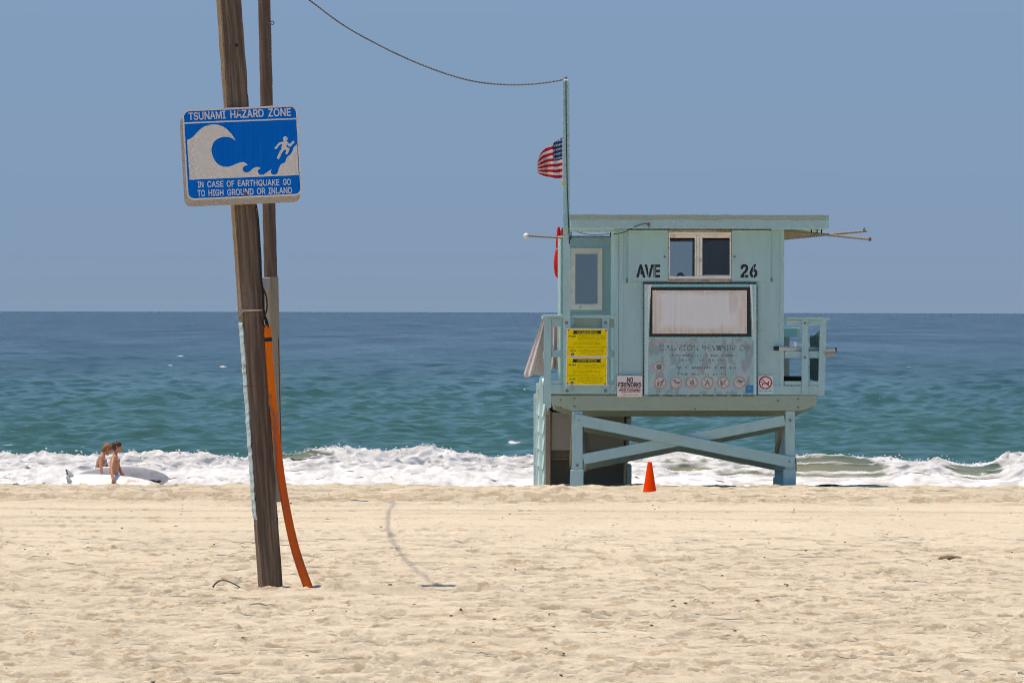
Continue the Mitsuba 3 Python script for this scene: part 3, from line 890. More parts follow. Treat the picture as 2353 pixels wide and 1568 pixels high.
# boarded back of the ramp's foot, seen under the deck
x0, x1 = at(1259, 0, DB + .05)[0], at(1440, 0, DB + .05)[0]
pan = P('under_panel', cbox([x0 + .06, DB + .06, at(0, 1031, DB)[2]], [x1 - .03, DB + .10, at(0, 944, DB)[2]], .004), 'mat_weathered')
P('under_panel', cbox([x0 + .05, DB + .62, -.3], [x1 - .02, DB + .66, at(0, 1052, DB)[2]], .004), 'mat_weathered')
P('under_ledge', cbox([x0 + .05, DB + .10, at(0, 1052, DB)[2]], [x1 - .02, DB + .67, at(0, 1050, DB)[2]], .004), 'mat_weathered')
for ya, yb in ((960, 988), (1068, 1121)):
    a_, b_ = at(1440, yb, DB + .2), at(1451, ya, DB + .2)
    put('edge_block', cbox([a_[0], DB + .2, a_[2]], [b_[0], DB + .9, b_[2]], .004), 'mat_mint_pale', rp)
# the left side of the ramp: clapboards lapped over each other, a stud at their near edge
st = P('ramp_side', cbox([x0 - .02, DB + .02, -.3], [x0 + .05, DB + .10, at(0, 940, DB)[2]], .004), 'mat_wood_edge', label='bare brown edge of the ramp side')
zz = [at(0, y, DB)[2] for y in (1118, 1078, 1068, 1030, 990, 952, 935)]
laps = [(1126, 1070), (1074, 1029), (1033, 990), (994, 950), (955, 925)]
for k, (ya, yb) in enumerate(laps):
    za, zb = at(0, ya, DB)[2], at(0, yb, DB)[2]
    v = []
    for d_, off in ((DB + .03, 0), (DB + 1.9, .10)):
        v += [[x0 - .060 - off, d_, za], [x0 - .022 - off, d_, za], [x0 - .030 - off, d_, zb], [x0 - .022 - off, d_, zb]]
    put('clapboard', trimesh.convex.convex_hull(np.array(v)), 'mat_mint_pale', st)
# handrail posts of the ramp, far left
for k, (ox, d_, ytop, ybot) in enumerate(((1246, DB + .45, 868, 1120), (1238.5, DB + 1.5, 880, 1120), (1232.5, DB + 2.6, 905, 1120))):
    q, b_ = at(ox, ytop, d_), at(ox, ybot, d_)
    m = trimesh.creation.box([.075, .05, q[2] + .6])
    m = cbox([-.036, -.03, -.6], [.036, .03, q[2]], .005)
    m.apply_transform(trimesh.transformations.rotation_matrix(-.5, [0, 0, 1]))
    m.apply_translation([q[0], d_, 0])
    P('ramp_post', m, 'mat_mint_pale')
q0, q1 = at(1246, 868, DB + .4), at(1232, 915, DB + 2.7)
P('ramp_rail', tube([q0, q1], .035, 6), 'mat_mint_pale')

# railing, left of the hut
rl = P('left_railing', pbox(1247, 723.5, 1412, 730, DF - .06, DF + .08, .006))
put('rail_board', pbox(1266, 730.2, 1293.5, 750, DF - .01, DF + .035, .004), 'mat_mint', rl)
put('rail_board', pbox(1311, 732, 1410.3, 752, DF + .0, DF + .035, .004), 'mat_beam', rl)
put('rail_board', pbox(1266, 804, 1410.3, 820, DF + .01, DF + .045, .004), 'mat_mint', rl)
put('rail_board', pbox(1263, 873.5, 1410.3, 881.5, DF - .01, DF + .045, .004), 'mat_mint', rl)
put('post', ext(wpoly([(1249.5, 730.2), (1266, 730.2), (1266, 935), (1256, 940), (1249.5, 922)], DF - .03), DF - .03, .09), 'mat_mint', rl)
p_ = put('post', pbox(1383, 730.2, 1399.7, 904, DF - .055, DF - .022, .004), 'mat_mint', rl)
bolts([(1391, 741), (1391, 897)], DF - .056, p_, .024)
put('gusset', ext(wpoly([(1310.3, 732), (1319, 732), (1319, 742), (1312, 751), (1310.3, 751)], DF - .03), DF - .03, .028), 'mat_mint', rl)
# side rails going back along the left edge of the deck
q = at(1251, 727, DF)
for zc, h in ((at(0, 727, DF)[2], .04), (at(0, 812, DF)[2], .10), (at(0, 878, DF)[2], .06)):
    put('side_rail', cbox([q[0] - .02, DF + .07, zc - h / 2], [q[0] + .02, DB + .9, zc + h / 2], .004), 'mat_mint_pale', rl)
for d_ in (DF + 1.2, DB + .1):
    put('side_post', cbox([q[0] + .022, d_, at(0, 905, DF)[2]], [q[0] + .07, d_ + .09, at(0, 730, DF)[2]], .004), 'mat_mint', rl)
# flagpole, bolted to the corner of the railing
fp = P('flagpole', ext(wpoly([(1293.2, 188), (1307.6, 188), (1309.6, 560), (1310, 903), (1294.5, 903), (1294, 560)], DF - .14), DF - .14, .082), 'mat_mint')
put('top_cap', [cbox(at(1295, 188, DF - .12) - [0, .02, 0], at(1306, 183, DF - .12) + [0, .05, 0], .004)], 'mat_white', fp)
put('finial', trimesh.creation.icosphere(2, .022).apply_translation(at(1300, 178.5, DF - .1)), 'mat_bolt', fp)
put('halyard', tube(spline([at(1300, 186, DF - .155), at(1301, 300, DF - .152), at(1303, 420, DF - .152), at(1306.5, 520, DF - .152), at(1308.5, 560, DF - .15)], 24), .0065, 6), 'mat_ink', fp)
bolts([(1301.5, 741), (1303, 897)], DF - .141, fp, .024)
put('cleat', pbox(1308.5, 543, 1312.5, 550, DF - .12, DF - .07, .003), 'mat_ink', fp)

# wind screen panel with a window, standing at the sea end of the left deck
DW = DB + .55
wp_x0, wp_x1 = at(1311, 0, DW)[0], at(1412, 0, DW)[0]
zt, zb = at(0, 541, DW)[2], at(0, 900, DW)[2]
W = lambda ox, oy: at(ox, oy, DW)
a_, b_ = W(1320, 697), W(1377, 578)
ws = P('wind_screen', [cbox([wp_x0 - .12, DW, zb], [a_[0], DW + .04, zt], .002), cbox([b_[0], DW, zb], [wp_x1 + .08, DW + .04, zt], .002), cbox([a_[0], DW, zb], [b_[0], DW + .04, a_[2]], .002), cbox([a_[0], DW, b_[2]], [b_[0], DW + .04, zt], .002)], 'mat_wing')
fr = put('window_frame', ext(sbox(W(1311.6, 0)[0], W(0, 708)[2], W(1385, 0)[0], W(0, 567)[2]).difference(sbox(W(1322.8, 0)[0], W(0, 695)[2], W(1374.4, 0)[0], W(0, 580)[2])), DW - .03, .029), 'mat_white', ws)
put('window_pane', sheet(W(1322, 0)[0], W(1375, 0)[0], W(0, 695.5)[2], W(0, 579.5)[2], DW - .01), 'mat_pane', ws)
put('window_ledge', cbox([W(1311, 0)[0], DW - .05, W(0, 712.5)[2]], [W(1387, 0)[0], DW - .002, W(0, 709)[2]], .002), 'mat_wing', ws)
put('top_bar', cbox([wp_x0 - .12, DW - .03, zt + .002], [wp_x1 + .02, DW + .05, zt + .013], .003), 'mat_ink', ws)
put('bracket', cbox(W(1401, 544) - [0, .06, 0], W(1408, 522) - [0, .02, 0], .003), 'mat_ink', ws)
put('bracket', cbox(W(1310.5, 543) - [0, .03, 0], W(1313.2, 525) - [0, .01, 0], .002), 'mat_ink', ws)
post = cbox([-.035, -.035, zb], [.035, .035, at(0, 540, DW)[2]], .005)
post.apply_transform(trimesh.transformations.rotation_matrix(.7, [0, 0, 1]))
post.apply_translation([at(1290, 0, DW - .12)[0], DW - .12, 0])
P('screen_post', post, 'mat_mint_pale')
# railing, right of the hut
rr_ = P('right_railing', pbox(1806, 727.3, 1906, 734, DF - .06, DF + .08, .006), 'mat_mint')
put('rail_board', pbox(1806, 734.3, 1886, 747, DF - .012, DF + .03, .004), 'mat_mint', rr_)
put('rail_board', pbox(1802, 806, 1886, 822, DF + .01, DF + .045, .004), 'mat_mint', rr_)
put('rail_board', pbox(1802, 875, 1886, 884.5, DF - .01, DF + .045, .004), 'mat_mint', rr_)
p_ = put('post', pbox(1841.7, 734.3, 1857.3, 907, DF - .055, DF - .022, .004), 'mat_mint', rr_)
bolts([(1849.5, 742), (1849, 821)], DF - .056, p_, .018)
put('post', ext(wpoly([(1884.5, 734.3), (1899, 734.3), (1894, 908), (1879.5, 908)], DF - .03), DF - .03, .09), 'mat_mint', rr_)
q = at(1892, 800, DF)
m = ext(Polygon([(DF + .06, at(0, 874, DF)[2]), (DF + 2.4, at(0, 874, DF)[2]), (DF + 2.4, at(0, 775, DF)[2]), (DF + .06, at(0, 752, DF)[2])]), 0, .03)
v = m.vertices.copy()
m.vertices = np.stack([q[0] - .03 + v[:, 1] * 1.0, v[:, 0], v[:, 2]], 1)
m.fix_normals()
put('side_panel', m, 'mat_grey_wood', rr_, label='grey boarded side of the right railing')
for k in range(5):
    y_ = DF + .3 + .45 * k
    put('side_batten', cbox([q[0] - .055, y_, at(0, 873, DF)[2]], [q[0] - .031, y_ + .06, at(0, 768, DF)[2]], .003), 'mat_grey_wood', rr_)
for zc, h in ((at(0, 731, DF)[2], .05), (at(0, 814, DF)[2], .09)):
    put('side_rail', cbox([q[0] + .0, DF + .085, zc - h / 2], [q[0] + .04, DB + .9, zc + h / 2], .004), 'mat_mint', rr_)
# things of the far right corner: a sea-side screen and a bench
DS = DB + .6
x0, x1 = at(1802, 0, DS)[0], at(1839, 0, DS)[0]
sc_ = P('sea_screen', cbox([x0 - .1, DS, at(0, 770, DS)[2]], [x1, DS + .14, at(0, 749, DS)[2]], .004), 'mat_teal')
put('edge_strip', cbox([x1 - .03, DS - .02, at(0, 769, DS)[2]], [x1 + .006, DS - .001, at(0, 748, DS)[2]], .003), 'mat_mint_pale', sc_)
put('screen_leg', cbox([x0 - .05, DS + .02, at(0, 905, DS)[2]], [at(1816, 0, DS)[0], DS + .1, at(0, 770.4, DS)[2]], .003), 'mat_grey_wood', sc_)
P('bench', [cbox([x0 - .1, DB - .2, at(0, 868, DB)[2]], [x1 + .05, DB + .4, at(0, 860, DB)[2]], .004), cbox([x0 - .1, DB - .15, at(0, 905, DB)[2]], [x1 + .03, DB + .35, at(0, 868.4, DB)[2]], .004)], 'mat_black')
# wires and a lamp arm under the roof edge
P('eave_wire', tube(spline([W(1311, 527), W(1335, 535), W(1362, 539.5), W(1390, 538), W(1408, 535)], 16), .007, 6), 'mat_cable')
la = P('lamp_arm', tube(spline([at(1408, 537, DF - .2), at(1440, 530, DF - .28), at(1465, 518, DF - .36), at(1487, 514, DF - .37)], 14), .006, 6), 'mat_ink')
put('lamp_head', [trimesh.creation.icosphere(1, .022).apply_translation(at(1489.5, 514, DF - .37)), tube([at(1490.5, 514, DF - .368), at(1491, 524, DF - .366)], .007, 6)], 'mat_rust', la)
P('roof_hook', tube([at(1765, 523, DF + .2), at(1763.5, 532, DF + .2)], .01, 6), 'mat_bolt')
for ox in (1818, 1831, 1841):
    q = at(ox + 46 * 0, 523.5, DF + .3)
    P('roof_hook', tube([at(ox + 46, 523.5, DF + .3), at(ox + 46, 535.5, DF + .3)], .010, 6), 'mat_ink')

# ------------------------------------------------------------------ notice board on the hut front
nb = thing('notice_board', 'tall weathered notice board with a blank stained white panel above a peeling poster', 'notice board')
DN = DF - .05
put('frame', ext(wpoly([(1480, 652.5), (1738, 652.5), (1738, 907.4), (1480, 907.4)], DN), DN, .048), 'mat_teal', nb)
put('frame_edge', [pbox(1477.8, 651.5, 1480.3, 906, DN + .004, DF - .019, .002), pbox(1737.6, 655, 1740.2, 906, DN + .004, DF - .019, .002), pbox(1477, 649.2, 1739, 651.8, DN - .006, DF - .002, .002)], 'mat_black', nb)
put('side_strip', ext(wpoly([(1481, 654), (1487.5, 654), (1487.5, 905), (1481, 905)], DN - .006), DN - .006, .0055), 'mat_mint_pale', nb)
put('side_strip', ext(wpoly([(1731.5, 654), (1737.4, 654), (1737.4, 905), (1731.5, 905)], DN - .006), DN - .006, .0055), 'mat_mint_pale', nb)
put('peeling_trim', ext(wpoly([(1488, 653.5), (1498, 653.5), (1493, 690), (1489.5, 760), (1488.4, 900), (1487.6, 900)], DN - .012), DN - .012, .0055), 'mat_white', nb, label='cream trim peeling off the left edge')
put('peeling_trim', ext(wpoly([(1722.5, 653.5), (1728, 653.5), (1731, 740), (1731, 780), (1729, 780), (1726, 700)], DN - .012), DN - .012, .0055), 'mat_white', nb, label='cream trim peeling off the right edge')
outer = wpoly([(1495.5, 659.5), (1723, 659.5), (1726, 773.5), (1491.5, 773.5)], DN - .014)
inner = wpoly([(1499, 666.7), (1716, 666.7), (1716, 766), (1499, 766)], DN - .014)
put('panel_rim', ext(outer.difference(inner), DN - .014, .013), 'mat_black', nb)


def plate(x0, y0, x1, y1, d, name, mat, parent, n=2, **k):
    a_, b_ = at(x0, y1, d), at(x1, y0, d)
    v, uv = [], []
    for u, w_ in ((0, 0), (1, 0), (1, 1), (0, 1)):
        v.append([a_[0] + (b_[0] - a_[0]) * u, d, a_[2] + (b_[2] - a_[2]) * w_]); uv.append([u, w_])
    vb = [[c[0], d + .003, c[2]] for c in v]
    f = [[0, 1, 2], [0, 2, 3], [4, 6, 5], [4, 7, 6], [0, 4, 5], [0, 5, 1], [1, 5, 6], [1, 6, 2], [2, 6, 7], [2, 7, 3], [3, 7, 4], [3, 4, 0]]
    return put(name, trimesh.Trimesh(np.array(v + vb), np.array(f), process=False), mat, parent, uv=np.array(uv + uv), **k)


plate(1498.6, 666.2, 1716.4, 766.4, DN - .008, 'blank_panel', 'mat_stained_panel', nb, label='blank white panel with rust streaks and brown stains')
po = plate(1488.3, 776.5, 1731, 905.5, DN - .005, 'poster', 'mat_faded_poster', nb, label='peeling faded poster of beach rules')
DP = DN - .0062


def flat_text(s, x0, x1, y0, y1, d, mat, parent, bold=True, name='lettering', cuts=0, seed=0, **k):
    p, q = at(x0, y1, d), at(x1, y0, d)
    t = aff.translate(text(s, q[2] - p[2], q[0] - p[0], bold), p[0], p[2])
    if bold and not cuts: t = t.buffer(.0018)
    if cuts:
        r = np.random.default_rng(seed)
        t = t.difference(unary_union([Point(r.uniform(p[0], q[0]), r.uniform(p[2], q[2])).buffer(r.uniform(.006, .02)) for _ in range(cuts)]))
    return put(name, ext(t, d, .001), mat, parent, **k)


def scribble(x0, x1, y, h, d, mat, parent, seed, name='small_print', fill=.75):
    """One line of print too worn or too small to read: short uneven marks."""
    r = np.random.default_rng(seed)
    p, q = at(x0, y, d), at(x1, y, d)
    hh = h / FPX * d
    x, sh = p[0], []
    while x < q[0]:
        w_ = hh * r.uniform(.25, .7)
        if r.random() < fill:
            b0, b1 = r.uniform(-.05, .25) * hh, r.uniform(.7, 1.05) * hh
            sh.append(sbox(x, p[2] - hh / 2 + b0, min(x + w_ * .8, q[0]), p[2] - hh / 2 + b1))
        x += w_ * 1.02
    return put(name, ext(unary_union(sh), d, .001), mat, parent, kind='stuff')


flat_text('CAUTION BEWARE OF', 1514, 1723, 793, 804.5, DP, 'mat_faded_ink', po, True, cuts=70, seed=3, label='worn heading CAUTION BEWARE OF')
for k, (xa_, xb_, y, h, f, mt) in enumerate(((1500, 1722, 785, 8, .55, 'mat_pink_ink'), (1540, 1690, 816, 6, .5, 'mat_faded_ink'), (1552, 1668, 826.5, 5, .45, 'mat_faded_ink'), (1552, 1690, 844, 6.5, .5, 'mat_faded_ink'), (1548, 1668, 859, 6, .4, 'mat_faded_ink'))):
    scribble(xa_, xb_, y, h, DP, mt, po, 20 + k, fill=f)
put('worn_patch', ext(wpoly([(1703, 828), (1717, 827), (1719, 842), (1711, 856), (1703, 846)], DP - .001), DP - .001, .0008), 'mat_lilac', po)
put('worn_patch', ext(wpoly([(1646, 793), (1658, 793), (1656, 805), (1647, 803)], DP - .002), DP - .002, .0008), 'mat_faded_ink', po)


def symbol(ox, oy, r, d, parent, ring, kind, disc='mat_disc', ink='mat_faded_ink'):
    c = at(ox, oy, d)
    R = r / FPX * d
    C = (c[0], c[2])
    sy = put('prohibition_symbol', ext(Point(C).buffer(R * .86, 24), d, .0012), disc, parent)
    loc = lambda pts: Polygon([(C[0] + x * R, C[1] + y * R) for x, y in pts])
    cap_ = lambda x0, y0, x1, y1, w_: LineString([(C[0] + x0 * R, C[1] + y0 * R), (C[0] + x1 * R, C[1] + y1 * R)]).buffer(w_ * R, 6)
    dot = lambda x, y, q: Point(C[0] + x * R, C[1] + y * R).buffer(q * R, 8)
    pic = {'dog': [loc([(-.5, -.1), (.35, 0), (.45, .25), (.62, .15), (.5, -.15), (.5, -.4), (.38, -.4), (.3, -.2), (-.35, -.25), (-.42, -.5), (-.56, -.5)]), cap_(-.5, 0, -.65, .2, .06)],
           'drink': [loc([(-.55, .1), (-.2, .1), (-.25, -.6), (-.5, -.6)]), cap_(.0, -.5, .5, .45, .10), cap_(.1, .1, .5, .45, .10), cap_(.1, -.6, .05, .0, .05)],
           'dog_lead': [dot(-.15, .35, .2), cap_(-.5, .45, -.1, .1, .1), cap_(.1, .0, .55, .0, .16), cap_(-.15, .3, -.1, -.1, .12)],
           'fire': [loc([(-.4, -.1), (-.2, .3), (-.05, .15), (.05, .65), (.3, .2), (.4, -.1), (.2, -.3), (-.2, -.3)]), cap_(-.45, -.55, .45, -.45, .07)],
           'tent': [loc([(0, .5), (.55, -.5), (.25, -.5), (0, .0), (-.25, -.5), (-.5, -.5)]), cap_(-.02, .5, -.02, .2, .05)],
           'smoke': [cap_(-.35, -.5, .4, .45, .10), cap_(-.4, .2, -.35, -.4, .13)],
           'ball': [dot(-.05, .35, .22), cap_(.1, .1, .5, .25, .16), cap_(-.4, .1, -.1, .25, .12)],
           'beetle': [dot(0, -.05, .5), cap_(-.4, .4, .4, -.5, .1), cap_(.4, .4, -.4, -.5, .1), cap_(0, .5, 0, .2, .12)]}[kind]
    put('pictogram', ext(unary_union(pic), d - .0014, .001), ink, sy)
    rg = Point(C).buffer(R, 28).difference(Point(C).buffer(R * .80, 28)).union(cap_(-.58, .58, .58, -.58, .07) if kind not in ('beetle',) else Point(C).buffer(.001))
    put('ring', ext(rg, d - .0028, .001), ring, sy)
    return sy


symbol(1514, 842.4, 12.6, DP - .001, po, 'mat_faded_ring', 'beetle', 'mat_disc')
for x, kd in zip((1517, 1553, 1589.6, 1625, 1662, 1699), ('drink', 'dog_lead', 'fire', 'tent', 'smoke', 'ball')):
    symbol(x, 878.5, 14.2, DP - .001, po, 'mat_faded_ring', kd)
lg_ = put('logo', ext(wpoly([(1712.5, 884), (1731, 884), (1731, 903), (1712.5, 903)], DP - .001), DP - .001, .001), 'mat_logo_blue', po, label='small blue square emblem with a pink star')
c = at(1721.5, 892, DP - .002)
star = Polygon([(c[0] + (.024 if k % 2 == 0 else .010) * math.sin(k * math.pi / 5), c[2] + (.024 if k % 2 == 0 else .010) * math.cos(k * math.pi / 5)) for k in range(10)])
put('bottom_edge', [pbox(1490 + 31 * k, 906.5, 1490 + 31 * k + 26, 909, DN - .002, DN + .02, .001) for k in range(8)], 'mat_ink', nb)
labels[lg_]['label'] = 'small blue square emblem'
scene[f'{po}__emblem_star'] = mikit.ply(ext(star, DP - .0025, .001), 'mat_faded_ring')

# ------------------------------------------------------------------ signs fixed to the tower
ns = thing('dog_sign', 'small white square sign with a red circle and bar over a dog', 'sign')
put('plate', pbox(1741.5, 862, 1776.5, 905, DF - .024, DF - .020, .001), 'mat_mint_pale', ns)
symbol(1758.5, 878.5, 15.2, DF - .0255, ns, 'mat_red_ring', 'dog', 'mat_pink_white', 'mat_rust')
scribble(1744, 1774, 897.5, 2.4, DF - .0255, 'mat_logo_blue', ns, 5)
ff_ = thing('fireworks_sign', 'pale pink NO FIREWORKS sign left of the notice board', 'sign')
put('plate', pbox(1417.5, 862.5, 1475.8, 911.5, DF - .062, DF - .057, .001), 'mat_pink_white', ff_)
flat_text('NO', 1441, 1454, 867, 877, DF - .0632, 'mat_ink', ff_, True)
flat_text('FIREWORKS', 1420.5, 1473, 878.5, 888, DF - .0632, 'mat_ink', ff_, True)
put('fuse_band', ext(wpoly([(1424, 889.5), (1471, 888.8), (1471, 893), (1424, 893.5)], DF - .0632), DF - .0632, .001), 'mat_orange_ink', ff_)
put('fuse_band', ext(wpoly([(1427, 899), (1470, 898), (1470, 901), (1427, 902)], DF - .0632), DF - .0632, .001), 'mat_orange_ink', ff_)
scribble(1422, 1472, 895.8, 4.6, DF - .0645, 'mat_ink', ff_, 31, 'ribbon_text', .9)
scribble(1428, 1468, 906.5, 2.0, DF - .0632, 'mat_faded_ink', ff_, 32)


def yellow(y0, y1, word, label, seed, tilt):
    k_ = thing('warning_sign', label, 'sign', None)
    d = DF - .150
    X0, X1 = 1301 - tilt, 1396.5 - tilt
    put('plate', ext(wpoly([(X0 + .5, y0), (X1, y0 + .8), (X1 - 1, y1 + .8), (X0 - .5, y1)], d), d, .004), 'mat_pink_white', k_)
    put('yellow_face', ext(wpoly([(X0 + 2.5, y0 + 2), (X1 - 2.2, y0 + 2.6), (X1 - 3, y1 - 1.2), (X0 + 1.5, y1 - 1.8)], d - .0012), d - .0012, .001), 'mat_yellow', k_)
    bn = put('banner', ext(wpoly([(X0 + 15, y0 + 5), (X0 + 82, y0 + 5), (X0 + 79, y0 + 8.5), (X0 + 81, y0 + 13), (X0 + 14, y0 + 13), (X0 + 17, y0 + 9)], d - .0026), d - .0026, .001), 'mat_ink', k_)
    flat_text(word, X0 + 25, X0 + 71, y0 + 6.2, y0 + 11.8, d - .004, 'mat_yellow', k_, False, label=f'the word {word}')
    r = np.random.default_rng(seed)
    scribble(X0 + 6, X0 + 22, y0 + 18, 4.4, d - .0026, 'mat_ink', k_, seed + 1)
    for j, (xa_, xb_, y, h) in enumerate(((27, 88, 17.5, 2.6), (26, 90, 21.5, 2.6), (26, 88, 25.2, 2.2), (16, 80, 32, 2.4), (16, 78, 36, 2.4), (3.5, 93, 43, 2.8), (27, 86, 48.5, 2.3), (27, 87, 52, 2.3), (27, 84, 55.6, 2.3), (40, 84, 60.5, 2))):
        scribble(X0 + xa_, X0 + xb_, y0 + y, h, d - .0026, 'mat_yellow_ink', k_, seed + 10 + j, fill=.85)
    scribble(X0 + 9, X0 + 22, y0 + 51, 3.6, d - .0026, 'mat_ink', k_, seed + 2)
    c = at(X0 + 14.5, y0 + 59.5, d - .0026)
    put('seal', ext(Point(c[0], c[2]).buffer(.024), d - .0026, .001), 'mat_bolt', k_)
    for bx_, by_ in ((X0 + 4.5, y0 + 4), (X1 - 4.5, y0 + 5)) if y0 < 800 else ((X0 + 4, y1 - 4), (X1 - 5.5, y1 - 3)):
        c = at(bx_, by_, d - .003)
        m = trimesh.creation.icosphere(1, .012); m.apply_scale([1, .5, 1]); m.apply_translation([c[0], d - .004, c[2]])
        put('screw', m, 'mat_rust', k_)


yellow(754, 818.4, 'WARNING', 'upper yellow sign headed WARNING on the left railing', 100, 0)
yellow(819.2, 884, 'ADVERTENCIA', 'lower yellow sign headed ADVERTENCIA on the left railing', 200, 1)
# ------------------------------------------------------------------ loose things on and round the tower
# flag
d0 = DF - .10
top = [(1292, 315.5), (1285, 320), (1276, 325), (1268, 331), (1258, 337), (1249, 344), (1242, 352), (1237, 362), (1234.5, 374)]
bot = [(1292, 408.5), (1285, 409.5), (1276, 409.5), (1268, 407.5), (1258, 406), (1249, 404), (1242, 401), (1237, 398), (1234.5, 395)]
nu, nv = 60, 40
iu = np.linspace(0, 1, len(top))
v, uv = [], []
for i in range(nu):
    u = i / (nu - 1)
    tp_ = [np.interp(u, iu, [p[k] for p in top]) for k in (0, 1)]
    bt_ = [np.interp(u, iu, [p[k] for p in bot]) for k in (0, 1)]
    for j in range(nv):
        w = j / (nv - 1)
        ox, oy = tp_[0] + (bt_[0] - tp_[0]) * w, tp_[1] + (bt_[1] - tp_[1]) * w
        oy += 1.6 * math.sin(u * 9 + 1.0) * math.sin(math.pi * w) * u
        dd = d0 + .10 * math.sin(u * 10 + 2.0 * w) * min(1, u * 3) + .12 * (1 - w) * u * math.sin(u * 5)
        q = at(ox, oy, dd)
        v.append(q)
        uu = u ** 0.8 * (0.78 + 0.22 * w) + 0.25 * (1 - w) * u
        vv_ = w * (1 - 0.33 * u * (1 - w)) + 0.26 * u * (1 - w)
        uv.append([min(uu, .999), min(vv_, .999)])
put('flag', trimesh.Trimesh(np.array(v), grid_faces(nu, nv), process=False), 'mat_flag', smooth=True, uv=np.array(uv),
    label='American flag blowing from the flagpole at the tower', cat='flag')
put('flag_clip', [cbox(at(1289.5, 426, d0), at(1294, 415, d0) + [0, .02, 0], .004)], 'mat_yellow', label='small yellow clip on the halyard just below the flag', cat='clip')

# towel over the left railing corner
nu, nv = 34, 40
rows_t = [(728, 1247, 1264), (731, 1246, 1264), (748, 1239.5, 1264), (770, 1232, 1264), (801, 1221, 1264), (830, 1212, 1264), (859, 1203, 1262), (866, 1205, 1258)]
v, uv = [], []
yy = [r_[0] for r_ in rows_t]
for j in range(nv):
    w = j / (nv - 1)
    for i in range(nu):
        u = i / (nu - 1)
        y = 728 + (862 + 5 * math.sin(u * 7 + 1) * .8 - 728) * w
        xl, xr = np.interp(y, yy, [r_[1] for r_ in rows_t]), np.interp(y, yy, [r_[2] for r_ in rows_t])
        x = xl + (xr - xl) * u
        dd = DF + .10 + .05 * math.sin(u * 13 + 1.5 * w) * w + .22 * u * w + .02 * math.sin(u * 29 + 3 * w) * w
        v.append(at(x, y, dd)); uv.append([u, w])
twl = put('towel', trimesh.Trimesh(np.array(v), grid_faces(nv, nu), process=False), 'mat_cloth', smooth=True, label='pale pink towel hung over the left railing corner of the tower', cat='towel')
v = []
for j in range(nv):
    w = j / (nv - 1)
    for i in range(nu):
        u = i / (nu - 1)
        y = 729 + (848 - 729) * w
        x = 1266 + 17 * u + 1.5 * w * math.sin(5 * w + u)
        v.append(at(x, y, DF + .30 + .04 * math.sin(u * 11 + w) * w))
put('inner_fold', trimesh.Trimesh(np.array(v), grid_faces(nv, nu), process=False), 'mat_cloth', twl, smooth=True)

# red rescue float on the screen post
dR = DW + .06
rc = thing('rescue_float', 'red torpedo rescue float hanging beside the flagpole', 'rescue float')
prof = [(0.001, 0), (.022, .01), (.046, .07), (.062, .20), (.066, .33), (.056, .50), (.042, .60), (.038, .62)]
sc1 = (at(0, 572, dR)[2] - at(0, 636, dR)[2]) / .62
m = lathe([(r_ * 1.0, h * sc1) for r_, h in prof]); m.apply_translation([at(1283.5, 0, dR)[0], dR, at(0, 636, dR)[2]])
put('lower_body', m, 'mat_red', rc, smooth=40)
prof = [(.040, 0), (.044, .02), (.038, .12), (.026, .25), (.016, .31), (.001, .32)]
m = lathe([(r_, h) for r_, h in prof]); m.apply_translation([at(1284.5, 0, dR)[0], dR, at(0, 567, dR)[2]])
put('upper_body', m, 'mat_red', rc, smooth=40)
put('grey_band', lathe([(.043, 0), (.048, .005), (.048, .022), (.043, .027)]).apply_translation([at(1284, 0, dR)[0], dR, at(0, 571.5, dR)[2]]), 'mat_grey_box', rc, smooth=40)
put('strap', ext(wpoly([(1291, 523), (1295, 523), (1295, 541), (1283, 541)], dR - .02), dR - .02, .04), 'mat_orange', rc, label='bright orange strap')

pl = thing('boom_pole', 'thin pole with a knob end sticking out left of the tower', 'pole')
q0, q1 = at(1212, 541.5, DW - .3), at(1300, 546.5, DW - .3)
put('rod', tube([q0, q1], .016, 10), 'mat_pole_wood', pl, smooth=40)
put('knob', trimesh.creation.icosphere(2, .040).apply_translation(at(1208.5, 541.5, DW - .3)), 'mat_white', pl, smooth=True)

for k, (a_, b_, lab) in enumerate((((1790, 527.5, DF + .5), (2001, 550, DF + .3), 'lower of two long bare poles stored under the right roof edge'), ((1790, 549, DF + .72), (1992, 530.5, DF + .42), 'upper of two long bare poles stored under the right roof edge'))):
    pk = thing('stored_pole', lab, 'pole')
    put('shaft', tube([at(*a_), at(*b_)], [.021, .016], 10), 'mat_pole_wood', pk, smooth=40)
    if k: put('end_hook', tube([at(1984, 530, DF + .42), at(1985, 524.5, DF + .41), at(1988, 524, DF + .41)], .010, 6), 'mat_rust', pk)
    else: put('end_ring', tube([at(1996, 549, DF + .29), at(2001.5, 549.5, DF + .29)], .026, 8), 'mat_rust', pk)
m = ext(wpoly([(1795, 530.5), (1880, 538), (1906, 537.5), (1795, 549)], DF + .60), DF + .60, .06)
put('rolled_canvas', m, 'mat_bare_wood', label='rolled cream canvas tapering between the two stored poles', cat='canvas')

